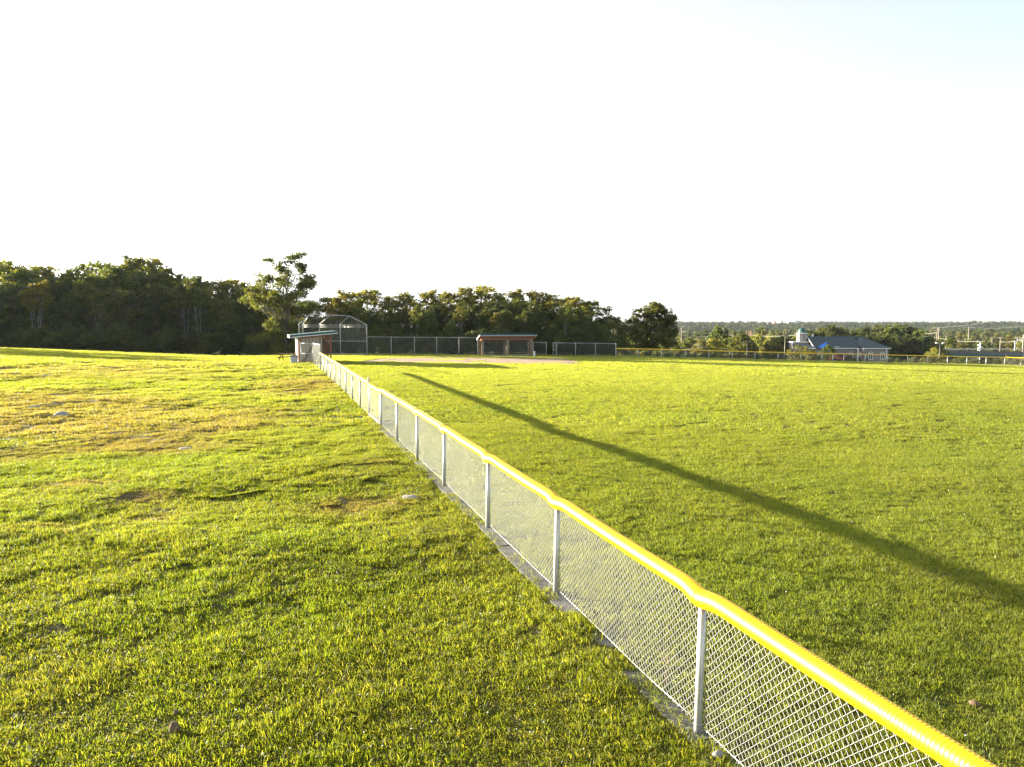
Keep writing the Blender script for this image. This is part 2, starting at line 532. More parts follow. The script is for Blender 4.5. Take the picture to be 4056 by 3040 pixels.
def sstep(a, b, x):
    t = np.clip((np.asarray(x, dtype=float) - a) / (b - a), 0, 1)
    return t * t * (3 - 2 * t)


def fx_line(d):
    return 3.56 - 0.343 * d


FDIR = Vector((-0.343, 1.0, 0)).normalized()
FNOR = Vector((FDIR.y, -FDIR.x, 0))          # to the field side

CTRL = [(fx_line(d), d, z) for d, z in ((0, -.05), (6, .02), (9, .08), (12, .11), (15, .17), (20, .2), (26, .2), (34, .27), (43, .32), (52, .37), (61, .27))]
CTRL += [(-19.3, 62, .30), (-22.5, 70, .22), (-18.9, 91, -.06), (-27, 93.5, -.05), (-12.4, 91, -.1), (-4.2, 90, -.15), (3, 91, -.2),
         (5.5, 92, -.28), (13.7, 92, -.38), (30, 95, -.85), (50, 100, -1.45), (72, 104, -2.03), (90, 90, -2.1),
         (-66, 85, 1.02), (-54, 90, .35), (-45.6, 95, -.1), (-35, 95, -.5), (-80, 84, 1.3), (-95, 80, 1.3), (-110, 60, 1.2),
         (-86, 112, .2), (-54, 112, -.75), (-40, 108, -.95), (-20, 100, -.15), (0, 102, -.3), (16, 104, -.6),
         (-20, 10, .05), (-30, 25, .15), (-40, 45, .45), (-12, 30, .18), (0, -30, -.1), (-40, -30, 0), (40, -30, -.4), (60, 20, -.7), (30, 15, -.25), (10, 12, -.02),
         (-55, 65, .85), (-38, 75, .35)]
C_ = np.array(CTRL)


def _tps_k(r2):
    return np.where(r2 > 0, 0.5 * r2 * np.log(np.maximum(r2, 1e-12)), 0)


def _tps_fit():
    n = len(C_)
    P2 = C_[:, :2]
    d = ((P2[:, None, :] - P2[None, :, :]) ** 2).sum(-1)
    K = _tps_k(d) + np.eye(n) * 8.0
    Pm = np.hstack([np.ones((n, 1)), P2])
    A = np.zeros((n + 3, n + 3))
    A[:n, :n] = K; A[:n, n:] = Pm; A[n:, :n] = Pm.T
    b = np.concatenate([C_[:, 2], np.zeros(3)])
    return np.linalg.solve(A, b)


W_ = _tps_fit()


def base_z(X, Y):
    X = np.atleast_1d(np.asarray(X, dtype=float)); Y = np.atleast_1d(np.asarray(Y, dtype=float))
    out = W_[-3] + W_[-2] * X + W_[-1] * Y
    for i in range(len(C_)):
        out = out + W_[i] * _tps_k((X - C_[i, 0]) ** 2 + (Y - C_[i, 1]) ** 2)
    return np.clip(out, -2.6, 1.6)


def far_z(X, Y):
    zr = np.interp(Y, [100, 112, 130, 180, 260, 420, 900, 1300, 1700, 2300, 3200], [-1.0, -2.3, -4.0, -5.5, -9.5, -11.5, -12.0, -6, 3, 6, -10])
    zl = np.interp(Y, [100, 150, 260, 600, 1300, 1700, 2300, 3200], [-.6, -2, -5, -8, -6, 3, 6, -10])
    t = sstep(-10, 30, X)
    return zl * (1 - t) + zr * t + 2.0 * (fbm(X / 160 + 5, Y / 160, 3) - .5) * sstep(200, 600, Y) * 2


def left_of_fence(X, Y):
    return sstep(-0.5, 0.5, (fx_line(Y) - X))


def ground_z(X, Y):
    X = np.atleast_1d(np.asarray(X, dtype=float)); Y = np.atleast_1d(np.asarray(Y, dtype=float))
    r = np.hypot(X, Y)
    lf = left_of_fence(X, Y) * sstep(0.25, 1.2, np.abs(fx_line(Y) - X)) * sstep(75, 55, Y)
    fade = sstep(95, 70, r)
    bl = (0.085 * (vn(X / 1.15 + .3 * vn(X / 3, Y / 3, 4), Y / 0.8, 1) - .5) + 0.06 * (vn(X / .5, Y / .42, 2) - .5) + 0.20 * (vn(X / 3.3, Y / 2.6, 5) - .5)) * sstep(4, 14, r) * 1.0
    br = 0.028 * (vn(X / .6, Y / .6, 7) - .5) + 0.05 * (vn(X / 2.5, Y / 2.5, 8) - .5)
    z = base_z(np.clip(X, -130, 110), np.clip(Y, -60, 118)) + (bl * lf + br * (1 - lf)) * fade
    edge = np.maximum(sstep(103, 122, Y - 0.10 * np.maximum(X - 20, 0)), 0)
    return z * (1 - edge) + far_z(X, np.maximum(Y, 100)) * edge


def gz(x, y):
    return float(ground_z(x, y)[0])


CF, SF = math.cos(PITCH), math.sin(PITCH)


def P(px, py, Y):
    """the point of the place at distance Y ahead that the photograph shows at pixel (px, py)"""
    xc, yc = (px - CX) / F, -(py - CY) / F
    d = Vector((xc, CF + yc * SF, -SF + yc * CF))
    t = Y / d.y
    return Vector((d.x * t, Y, CAM_H + d.z * t))


def G(px, py):
    """where the ray through (px, py) meets the smooth ground"""
    lo = 3.0
    prev = lo
    y = lo
    while y < 130:
        p = P(px, py, y)
        if p.z <= float(base_z(p.x, p.y)[0]):
            a, b = prev, y
            for _ in range(12):
                m_ = (a + b) / 2
                q = P(px, py, m_)
                if q.z <= float(base_z(q.x, q.y)[0]): b = m_
                else: a = m_
            return P(px, py, b)
        prev = y
        y *= 1.04
    return P(px, py, 95)


# ------------------------------------------------------------------ dry and bare patches of the turf
BLOBS = []        # (x, y, sx, sy, dry, bare)


def blob(px, py, sx, sy, dry, bare=0.0):
    p = G(px, py)
    BLOBS.append((p.x, p.y, sx, sy, dry, bare))


for a in ((120, 1470, 7, 7, .75), (450, 1470, 6, 6, .7), (750, 1500, 4, 5, .5), (100, 1580, 5, 5, .8), (420, 1620, 4.5, 4, .85), (60, 1680, 3.5, 3, .85), (300, 1660, 3, 2.6, .8),
          (620, 1700, 2.6, 2.2, .75), (850, 1690, 2.0, 2.2, .5), (700, 1765, 1.9, 1.2, .8, .5), (520, 1740, 1.6, 1.2, .7, .35), (1000, 1640, 2.5, 2.5, .35), (60, 1800, 1.6, 1.3, .6, .2),
          (1180, 1510, 1.8, 3.5, .75, .1), (1280, 1530, 1.4, 4.0, .8, .1), (1120, 1545, 2, 3, .6), (560, 1968, .55, .5, .8, .9), (600, 2050, .45, .35, .8, .9), (260, 1920, .8, .5, .6, .5), (150, 2110, .7, .4, .5, .4),
          (1450, 1990, .9, .35, .8, .5), (1330, 2020, .7, .3, .5, .3), (380, 1915, .7, .4, .5, .5), (1480, 1840, .9, .6, .45, .1), (900, 1440, 7, 5, .45), (650, 1432, 9, 3, .4), (1450, 2700, .35, .2, .2, .4),
          (3860, 2800, .18, .14, .4, .7), (690, 2900, .12, .12, .3, .5), (1000, 2250, 1.2, .8, .25), (300, 2350, .9, .6, .2)):
    blob(*a)
for a in ((420, 1528, 4.5, 1.6, -.8), (180, 1515, 5, 1.5, -.7), (900, 1500, 3.5, 6, -.3), (940, 1580, 3, 3, -.3), (1000, 1860, 2, 2, -.3), (60, 2400, 2, 1, -.2)):
    blob(*a)


def turf(X, Y):
    """dry 0..1, bare 0..1, lush 0..1"""
    X = np.asarray(X, dtype=float); Y = np.asarray(Y, dtype=float)
    lf = left_of_fence(X, Y)
    dry = 0.12 + 0.10 * lf + 0.30 * (fbm(X / 2.2, Y / 2.2, 21, 4) - .5) * (0.6 + 1.2 * lf)
    bare = np.zeros_like(X)
    for x, y, sx, sy, d, b in BLOBS:
        w = np.exp(-((X - x) / sx) ** 2 - ((Y - y) / sy) ** 2)
        wn_ = w * (0.45 + 1.1 * fbm(X / 1.1 + 3, Y / 1.1, 31, 3))
        dry = dry + .85 * d * wn_ * np.where(d > 0, lf if abs(x - fx_line(y)) < 60 and x < fx_line(y) else 1.0, 1.0)
        bare = bare + b * wn_
    far = sstep(30, 90, Y)
    dry = dry + far * 0.20 * (1 - lf)  # raised with distance: yellow backlit glow painted in, besides dry tips
    inf = infield(X, Y)
    dry = dry + inf * 0.5
    bare = bare + inf * 0.95
    lush = np.clip(0.9 * (fbm(X / 3.1 + 9, Y / 3.1, 41, 3) - .35) * 1.6 * (1 - sstep(20, 60, Y) * .7) - dry * .5, 0, 1)
    return np.clip(dry, 0, 1), np.clip(bare, 0, 1), lush


def infield(X, Y):
    """the worn clay of the infield"""
    px = CX + F * X / np.maximum(Y, 1)
    w = sstep(66.5, 69.5, Y + 2.0 * (vn(X / 4, Y / 2, 51) - .5)) * sstep(86, 82, Y) * sstep(-17, -12, X) * sstep(8.5, 5, X)
    n = fbm(X / 3.2, Y / 2.2, 55, 4)
    return np.clip(w * sstep(.33, .50, n + .12 * w), 0, 1)


# ------------------------------------------------------------------ ground sheet (polar, fine in view)
def build_ground():
    ang = np.radians(np.concatenate([np.arange(-180, -46, 6.0), np.arange(-46, 46.01, 0.23), np.arange(52, 181, 6.0)]))
    rad = [0.4]
    while rad[-1] < 150:
        r = rad[-1]
        rad.append(r + max(r * (0.0095 if 4 < r < 110 else 0.03), 0.02 if r > 4 else 0.25))
    while rad[-1] < 3600:
        rad.append(rad[-1] * 1.05)
    rad = np.array(rad)
    R, A = np.meshgrid(rad, ang, indexing='ij')
    X, Y = (R * np.sin(A)).ravel(), (R * np.cos(A)).ravel()
    Z = ground_z(X, Y)
    dry, bare, lush = turf(X, Y)
    nr, na = R.shape
    i = np.arange(nr - 1)[:, None] * na + np.arange(na - 1)[None, :]
    f = np.stack([i, i + 1, i + na + 1, i + na], -1).reshape(-1, 4)
    me = np_mesh('ground', np.stack([X, Y, Z], 1), f[:, ::-1], True, {'dry': np.clip(dry * .7 + bare * .7, 0, 1)})
    o = link('ground', me, None, M['ground'])
    tag(o, 'open sloping turf of the ball field and the rough ground beside it', kind='structure')


build_ground()

# infield clay sheet
def build_infield():
    xs, ys = np.arange(-18, 9.5, .3), np.arange(65, 88, .3)
    Xg, Yg = np.meshgrid(xs, ys, indexing='ij')
    w = infield(Xg, Yg)
    Z = ground_z(Xg.ravel(), Yg.ravel()).reshape(Xg.shape) + 0.012
    n0, n1 = Xg.shape
    idx = np.arange(n0 * n1).reshape(n0, n1)
    keep = (w[:-1, :-1] + w[1:, 1:] + w[1:, :-1] + w[:-1, 1:]) > 1.9
    f = np.stack([idx[:-1, :-1], idx[1:, :-1], idx[1:, 1:], idx[:-1, 1:]], -1)[keep]
    me = np_mesh('infield_dirt', np.stack([Xg.ravel(), Yg.ravel(), Z.ravel()], 1), f, True)
    o = link('infield_dirt', me, None, M['dirt'])
    tag(o, 'worn reddish clay patches of the infield in front of the far dugout', kind='structure')


build_infield()

# ------------------------------------------------------------------ grass
def tuft_mesh(name, size, n, h, w, seed, lean=0.35):
    r = np.random.default_rng(seed)
    nc = max(6, n // 8)
    cx, cy = (r.random(nc) - .5) * size, (r.random(nc) - .5) * size
    chh = 0.40 + 0.95 * r.random(nc) ** 1.4
    ctint = r.random(nc)
    ci = r.integers(0, nc, n)
    loose = r.random(n) < .25
    gx, gy = r.normal(size=n) * size * .045, r.normal(size=n) * size * .045
    x = np.where(loose, (r.random(n) - .5) * size, cx[ci] + gx)
    y = np.where(loose, (r.random(n) - .5) * size, cy[ci] + gy)
    hh = h * (0.45 + 0.75 * r.random(n) ** 1.3) * np.where(loose, .55, chh[ci])
    broad = r.random(n) < .22
    hh = hh * np.where(broad, .62, 1.0)
    ww = w * (0.6 + 0.8 * r.random(n)) * np.where(broad, 2.3, 1.0)
    a = r.random(n) * 2 * np.pi
    la = np.where(r.random(n) < .6, np.arctan2(gy, gx), r.random(n) * 2 * np.pi)
    ln = hh * np.clip(lean * (0.3 + 1.4 * r.random(n)) + np.where(broad, .25, 0), 0, .95)
    tz = np.sqrt(np.maximum(hh ** 2 - ln ** 2, 1e-8))
    sx, sy = np.cos(a) * ww / 2, np.sin(a) * ww / 2
    dx, dy = np.cos(la) * ln, np.sin(la) * ln
    v = np.zeros((n, 5, 3))
    v[:, 0] = np.stack([x - sx, y - sy, np.full(n, -.012)], 1)
    v[:, 1] = np.stack([x + sx, y + sy, np.full(n, -.012)], 1)
    v[:, 2] = np.stack([x + sx * .8 + dx * .35, y + sy * .8 + dy * .35, tz * .66 + hh * .04], 1)
    v[:, 3] = np.stack([x - sx * .8 + dx * .35, y - sy * .8 + dy * .35, tz * .66 + hh * .04], 1)
    v[:, 4] = np.stack([x + dx, y + dy, tz], 1)
    b = np.arange(n)[:, None] * 5
    f = np.concatenate([b + np.array([[0, 1, 2]]), b + np.array([[0, 2, 3]]), b + np.array([[3, 2, 4]])], 0)
    rr = np.repeat(np.clip(.55 * ctint[ci] + .45 * r.random(n), 0, 1), 5)
    me = np_mesh(name, v.reshape(-1, 3), f, False, {'rnd': rr})
    me.materials.append(M['grass'])
    return me


def scatter(name, coll, pts, rot, scl, idx, attrs, label):
    me = bpy.data.meshes.new(name)
    me.vertices.add(len(pts))
    me.vertices.foreach_set('co', np.asarray(pts, dtype=np.float32).ravel())
    for n, a in attrs.items():
        at = me.attributes.new(n, 'FLOAT', 'POINT'); at.data.foreach_set('value', np.asarray(a, dtype=np.float32))
    at = me.attributes.new('rot', 'FLOAT_VECTOR', 'POINT'); at.data.foreach_set('vector', np.asarray(rot, dtype=np.float32).ravel())
    at = me.attributes.new('scl', 'FLOAT_VECTOR', 'POINT'); at.data.foreach_set('vector', np.asarray(scl, dtype=np.float32).ravel())
    at = me.attributes.new('pick', 'INT', 'POINT'); at.data.foreach_set('value', np.asarray(idx, dtype=np.int32))
    me.update()
    o = link(name, me)
    tag(o, label, kind='stuff')
    ng = bpy.data.node_groups.new(name, 'GeometryNodeTree')
    ng.interface.new_socket('Geometry', in_out='INPUT', socket_type='NodeSocketGeometry')
    ng.interface.new_socket('Geometry', in_out='OUTPUT', socket_type='NodeSocketGeometry')
    n = ng.nodes
    gi, go = n.new('NodeGroupInput'), n.new('NodeGroupOutput')
    iop = n.new('GeometryNodeInstanceOnPoints')
    ci = n.new('GeometryNodeCollectionInfo')
    ci.inputs['Collection'].default_value = coll
    ci.inputs['Separate Children'].default_value = True
    ci.inputs['Reset Children'].default_value = True
    def na(nm, t):
        q = n.new('GeometryNodeInputNamedAttribute'); q.data_type = t; q.inputs['Name'].default_value = nm
        return q.outputs['Attribute']
    L = ng.links.new
    L(gi.outputs[0], iop.inputs['Points'])
    L(ci.outputs[0], iop.inputs['Instance'])
    iop.inputs['Pick Instance'].default_value = True
    L(na('pick', 'INT'), iop.inputs['Instance Index'])
    L(na('rot', 'FLOAT_VECTOR'), iop.inputs['Rotation'])
    L(na('scl', 'FLOAT_VECTOR'), iop.inputs['Scale'])
    L(iop.outputs[0], go.inputs[0])
    md = o.modifiers.new('scatter', 'NODES')
    md.node_group = ng
    return o


def grass_zone(name, r0, r1, cell, size, nbl, h, w, side, label, amax=44, seeds=(1, 2, 3), lean=.62, seed=0, hvar=.5):
    coll = bpy.data.collections.new(name + '_tufts')
    COL.children.link(coll)
    r = np.random.default_rng(100 + seed)
    span = r1 * math.sin(math.radians(amax)) + cell
    xs = np.arange(-span, span, cell)
    ys = np.arange(0, r1 + cell, cell)
    X, Y = np.meshgrid(xs, ys)
    X, Y = X.ravel(), Y.ravel()
    X = X + (r.random(len(X)) - .5) * cell * .9
    Y = Y + (r.random(len(Y)) - .5) * cell * .9
    R = np.hypot(X, Y)
    k = (R >= r0) & (R < r1) & (np.abs(np.arctan2(X, Y)) < math.radians(amax))
    k &= (Y - 0.06 * np.maximum(X - 20, 0) < 104)
    k &= (Y < 110)
    s_ = fx_line(Y) - X
    k &= (s_ > 0.12) if side == 'left' else (s_ < -0.10)
    if side == 'left':      # the bare concrete strip along the fence
        edge = 0.0 + 0.15 * vn(X / .6, Y / .6, 77)
        k &= ~((s_ < edge) & (Y < 30) & (vn(X * .9, Y * .9, 78) < .70))
    X, Y, R = X[k], Y[k], R[k]
    dry, bare, lush = turf(X, Y)
    k2 = r.random(len(X)) > np.where(infield(X, Y) > .2, .93, bare * 0.25)
    X, Y, R, dry, lush, bare = X[k2], Y[k2], R[k2], dry[k2], lush[k2], bare[k2]
    Z = ground_z(X, Y)
    e = 0.15
    gx = (ground_z(X + e, Y) - ground_z(X - e, Y)) / (2 * e)
    gy = (ground_z(X, Y + e) - ground_z(X, Y - e)) / (2 * e)
    n = len(X)
    yaw = r.random(n) * 2 * np.pi
    # tilt with the ground (small angles): rotate in local frame after yaw
    tx, ty = np.arctan(gy), -np.arctan(gx)
    rot = np.stack([tx, ty, yaw], 1)
    hs = 0.72 + hvar * (vn(X / .45, Y / .45, 91 + seed) - .35) + .5 * hvar * (vn(X / 1.6, Y / 1.6, 93 + seed) - .4) - .25 * np.clip(dry - .4, 0, 1)
    hs = np.clip(np.maximum(hs, .55) * (1 - .6 * bare), .25, 2.0)
    one = 0.92 + .2 * r.random(n)
    scl = np.stack([one, one, hs], 1)
    pale = (.22 + .38 * sstep(12, 80, Y) + .30 * (fbm(X / 6, Y / 6, 61, 3) - .5)) if side == 'right' else (.05 + .20 * sstep(14, 60, Y) + .35 * (fbm(X / 4, Y / 4, 62, 3) - .5))  # paler with distance: backlit glow of far turf put into the blade colour
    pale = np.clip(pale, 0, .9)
    idx = r.integers(0, len(seeds), n)
    for q, sd in enumerate(seeds):
        j = (q * 977 + 13) % n
        o = bpy.data.objects.new(name + '_tuft', tuft_mesh(name + '_tuft', size, nbl, h, w, sd + seed * 10, lean))
        coll.objects.link(o)
        o.location = (X[j], Y[j], Z[j])
        tag(o, 'tuft of ' + label, kind='stuff')
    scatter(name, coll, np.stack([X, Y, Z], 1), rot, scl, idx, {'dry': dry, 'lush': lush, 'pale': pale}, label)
    return n


ng_ = 0
ng_ += grass_zone('mown_grass', 4.0, 24, .29, .46, 1200, .068, .0056, 'right', 'short mown outfield grass right of the yellow capped fence', seed=1, hvar=.55)
ng_ += grass_zone('mown_grass', 24, 55, .62, .85, 1200, .085, .0125, 'right', 'short mown grass in the middle of the ball field', seed=2, hvar=.45)
ng_ += grass_zone('mown_grass', 55, 128, 1.25, 1.75, 1400, .115, .030, 'right', 'short mown grass at the far side of the ball field', seed=3, hvar=.4)
ng_ += grass_zone('rough_grass', 4.0, 24, .29, .46, 1200, .078, .0060, 'left', 'rough uneven grass left of the near fence', seed=4, hvar=.65, lean=.68)
ng_ += grass_zone('rough_grass', 24, 55, .62, .85, 1100, .11, .0125, 'left', 'patchy yellowing grass in the middle of the left slope', seed=5, hvar=.7, lean=.62)
ng_ += grass_zone('rough_grass', 55, 128, 1.25, 1.75, 1100, .14, .030, 'left', 'rough grass along the top of the left slope', seed=6, hvar=.8)
print('grass instances', ng_)

# ------------------------------------------------------------------ chain link
def chain_mesh(W, H, pitch=0.0718, r=0.0021, solid=True):
    """one fence bay of woven wire in the local XZ plane, X 0..W, Z 0..H"""
    nc, nr = int(W / (pitch / 2)), int(H / (pitch / 2))
    px_, pz = W / nc, H / nr
    V, Fc = [], []
    b = 0
    for i in range(nc):
        x0 = (i + .5) * px_
        for j in range(nr):
            if ((i + j) % 2) == 0: xa, xb = x0 - px_ / 2, x0 + px_ / 2
            else: xa, xb = x0 + px_ / 2, x0 - px_ / 2
            za, zb = j * pz, (j + 1) * pz
            ya, yb = (0.0022, -0.0022) if (i + j) % 2 == 0 else (-0.0022, 0.0022)
            d = np.array([xb - xa, yb - ya, zb - za]); d /= np.linalg.norm(d)
            s = np.array([d[2], 0, -d[0]]); s /= np.linalg.norm(s)
            u = np.cross(d, s)
            pa, pb = np.array([xa, ya, za]), np.array([xb, yb, zb])
            if solid:
                for q in (pa, pb):
                    for k in range(3):
                        an = 2 * math.pi * k / 3 + .5
                        V.append(q + (s * math.cos(an) + u * math.sin(an)) * r)
                for k in range(3):
                    Fc.append((b + k, b + (k + 1) % 3, b + 3 + (k + 1) % 3, b + 3 + k))
                b += 6
            else:
                V += [pa - s * r, pa + s * r, pb + s * r, pb - s * r]
                Fc.append((b, b + 1, b + 2, b + 3))
                b += 4
    me = np_mesh('wire_mesh', np.array(V), np.array(Fc))
    me.materials.append(M['wire'])
    return me


def chain_quad(p00, p10, p11, p01, pitch=0.0718, r=0.0022):
    """woven wire filling any four-cornered frame; flat ribbons, in world space"""
    p00, p10, p11, p01 = map(lambda q: np.array(q, dtype=float), (p00, p10, p11, p01))
    W = max(np.linalg.norm(p10 - p00), np.linalg.norm(p11 - p01)); H = max(np.linalg.norm(p01 - p00), np.linalg.norm(p11 - p10))
    nc, nr = max(2, int(W / (pitch / 2))), max(2, int(H / (pitch / 2)))
    I, J = np.meshgrid(np.arange(nc), np.arange(nr), indexing='ij')
    I, J = I.ravel(), J.ravel()
    even = ((I + J) % 2 == 0)
    ua = np.where(even, I, I + 1) / nc; ub = np.where(even, I + 1, I) / nc
    va, vb = J / nr, (J + 1) / nr
    def at(u, v):
        u = u[:, None]; v = v[:, None]
        return (p00 * (1 - u) + p10 * u) * (1 - v) + (p01 * (1 - u) + p11 * u) * v
    A, B = at(ua, va), at(ub, vb)
    nrm = np.cross(p10 - p00, p01 - p00); nrm /= max(np.linalg.norm(nrm), 1e-9)
    D = B - A
    S_ = np.cross(D, nrm); S_ /= np.maximum(np.linalg.norm(S_, axis=1), 1e-9)[:, None]
    V = np.stack([A - S_ * r, A + S_ * r, B + S_ * r, B - S_ * r], 1).reshape(-1, 3)
    Fc = np.arange(len(V)).reshape(-1, 4)
    return V, Fc


def chain_part(parent, p00, p10, p11, p01, name='wire_mesh', pitch=0.0718, r=None):
    far = parent.location.y > 80
    if r is None: r = .0014 if far else .0020
    V, Fc = chain_quad(p00, p10, p11, p01, pitch, r)
    V = V - np.array(parent_world(parent))
    me = np_mesh(name, V, Fc)
    o = link(name, me, parent, M['wire_dull' if far else 'wire'])
    return o


def chain_tri(parent, a, b, c, name='wire_mesh', pitch=0.0718, r=.002):
    a, b, c = (np.array(q, dtype=float) for q in (a, b, c))
    nu, nv = int(np.linalg.norm(b - a) / (pitch / 2)), int(np.linalg.norm(c - a) / (pitch / 2))
    I, J = np.meshgrid(np.arange(nu), np.arange(nv), indexing='ij')
    I, J = I.ravel(), J.ravel()
    k = (I + 1) / nu + (J + 1) / nv <= 1.0
    I, J = I[k], J[k]
    e = (I + J) % 2 == 0
    A = a + (np.where(e, I, I + 1) / nu)[:, None] * (b - a) + (J / nv)[:, None] * (c - a)
    B = a + (np.where(e, I + 1, I) / nu)[:, None] * (b - a) + ((J + 1) / nv)[:, None] * (c - a)
    nrm = np.cross(b - a, c - a); nrm /= np.linalg.norm(nrm)
    S_ = np.cross(B - A, nrm); S_ /= np.linalg.norm(S_, axis=1)[:, None]
    V = np.stack([A - S_ * r, A + S_ * r, B + S_ * r, B - S_ * r], 1).reshape(-1, 3) - np.array(parent_world(parent))
    return link(name, np_mesh(name, V, np.arange(len(V)).reshape(-1, 4)), parent, M['wire_dull'])


def post_part(parent, p, top, r, cap=True, mat='steel', name='post', n=12):
    b = MB()
    pts, rad = [Vector(p), Vector(top)], [r, r]
    if cap:
        d = (Vector(top) - Vector(p)).normalized()
        pts += [Vector(top) + d * r * .5, Vector(top) + d * r * .9]
        rad += [r * 1.12, r * .3]
        pts[1] = Vector(top); 
    b.tube(pts, rad, n)
    return b.build(name, M[mat], parent, smooth=True)


def cap_tube(parent, a, b_, R, fine, mat='yellow', dip0=True, dip1=True, ns=14, name='cap_tube'):
    """corrugated plastic guard on the top rail, saddled down a little at each post"""
    a, b_ = Vector(a), Vector(b_)
    L = (b_ - a).length
    n = int(L / (0.0095 if fine else 0.10))
    side = (b_ - a).normalized().cross(Vector((0, 0, 1))).normalized()
    pts, rad = [], []
    for i in range(n + 1):
        t = i / n
        p = a.lerp(b_, t)
        s = t * L
        dip = 0
        if dip0: dip += math.exp(-(s / .16) ** 2)
        if dip1: dip += math.exp(-((L - s) / .16) ** 2)
        sag = math.sin(math.pi * t) * 0.012
        p = p + Vector((0, 0, -.030 * dip - sag)) - side * (.018 * dip)
        rr = R * (1 + .10 * dip)
        if fine: rr += (-.0030, .0013, .0013)[i % 3]
        pts.append(p); rad.append(rr)
    return MB().tube(pts, rad, ns).build(name, M[mat], parent, smooth=not fine or True)


# ------------------------------------------------------------------ the near fence
H_F = 1.31
R_TUBE = 0.074
near_d = [-0.2, 2.80, 5.74, 8.75, 11.6, 14.6, 17.35, 20.2, 23.2]
LEAN = FNOR * 0.022 + Vector((0, 0, 1))


def fence_pt(d):
    x = fx_line(d)
    return Vector((x, d, float(base_z(x, d)[0])))


def low_fence(ds, label, mesh_solid, fine_to, group):
    root = empty('chain_link_fence', fence_pt(ds[0]), label, 'fence', group)
    base = root.location.copy()
    meshes = {}
    pr = []
    for i, d in enumerate(ds):
        p = fence_pt(d)
        top = p + LEAN * (H_F - 2 * R_TUBE + .03)
        post_part(root, p - Vector((0, 0, .15)), top, 0.034, cap=False)
        if i < 14 and d < 26:
            for hh in (.10, .42, .95):
                q = p + LEAN * hh
                MB().tube([q + FNOR * (.034 * math.cos(a)) + FDIR * (.034 * math.sin(a)) + Vector((0, 0, .004 * math.sin(2 * a))) for a in np.linspace(0, 6.0, 11)], .0018, 4).build('tie_wire', M['wire'], root)
        pr.append((p, p + LEAN * (H_F - R_TUBE)))
    for i in range(len(ds) - 1):
        (p0, t0), (p1, t1) = pr[i], pr[i + 1]
        off = FNOR * .036
        cap_tube(root, t0, t1, R_TUBE, ds[i] < fine_to, ns=18 if ds[i] < fine_to else 12)
        if mesh_solid and ds[i] < 21:
            W = round((p1 - p0).length, 2)
            key = W
            Hm = H_F - R_TUBE - .09
            if key not in meshes: meshes[key] = chain_mesh(W, Hm, r=0.0022)
            o = link('wire_mesh', meshes[key], root)
            o.location = p0 + off + Vector((0, 0, .045)) - base
            d = (p1 - p0)
            o.rotation_euler = (math.radians(-1.2), -math.atan2(d.z, math.hypot(d.x, d.y)), math.atan2(d.y, d.x))
            o.rotation_euler = (0, -math.atan2(d.z, math.hypot(d.x, d.y)), math.atan2(d.y, d.x))
        else:
            lo, hi = Vector((0, 0, .045)) + off, LEAN * (H_F - R_TUBE - .04) + off
            chain_part(root, p0 + lo, p1 + lo, p1 + hi, p0 + hi)
        # bottom tension wire, a little wavy
        pts = [p0.lerp(p1, t) + off + Vector((0, 0, .075 + .008 * math.sin(t * 9 + i) - .02 * math.sin(math.pi * t))) for t in np.linspace(0, 1, 9)]
        MB().tube(pts, .0026, 5).build('tension_wire', M['wire'], root, smooth=True)
        pts = [p0.lerp(p1, t) + Vector((0, 0, 0)) + LEAN * (H_F - R_TUBE - .01) for t in (0, 1)]
        MB().tube(pts, .021, 8).build('top_rail', M['steel'], root, smooth=True)
    return root


low_fence(near_d, 'waist high chain link fence with yellow tube cap from bottom right to small gate', True, 12, 'low chain link fence along the foul line')

# gate bay
def gate():
    d0, d1 = 23.2, 26.0
    p0, p1 = fence_pt(d0), fence_pt(d1)
    root = empty('field_gate', p0, 'chain link gate with yellow tube cap in the low fence, hung between two steel posts', 'gate')
    d = (p1 - p0).normalized()
    a, b = p0 + d * .09, p1 - d * .09
    for q in (p1,):
        post_part(root, q - Vector((0, 0, .15)), q + Vector((0, 0, H_F + .12)), .036, cap=True)
    fr = MB()
    zl, zh = .09, H_F - .14
    for q in (a, b):
        fr.tube([q + Vector((0, 0, zl)), q + Vector((0, 0, zh))], .021, 8)
    for z in (zl, zh):
        fr.tube([a + Vector((0, 0, z)), b + Vector((0, 0, z))], .021, 8)
    fr.build('frame', M['steel'], root, smooth=True)
    up = Vector((0, 0, 1))
    chain_part(root, a + up * zl, b + up * zl, b + up * zh, a + up * zh)
    cap_tube(root, a + up * (zh + .03), b + up * (zh + .03), R_TUBE * .9, False, dip0=False, dip1=False)
    for z in (.3, 1.0):
        MB().box(p0 + d * .05 + up * z, (.10, .05, .05), d, FNOR, up).build('hinge', M['steel'], root)
    MB().box(p1 - d * .07 + up * .72, (.12, .04, .08), d, FNOR, up).build('latch', M['steel'], root)


gate()
low_fence([26.0, 28.7, 31.5, 34.3, 37.3, 40.3, 43.3, 46.4, 49.2, 52.2], 'waist high yellow capped fence between the small gate and the tall fence by the dugout', False, 0, 'low chain link fence along the foul line')

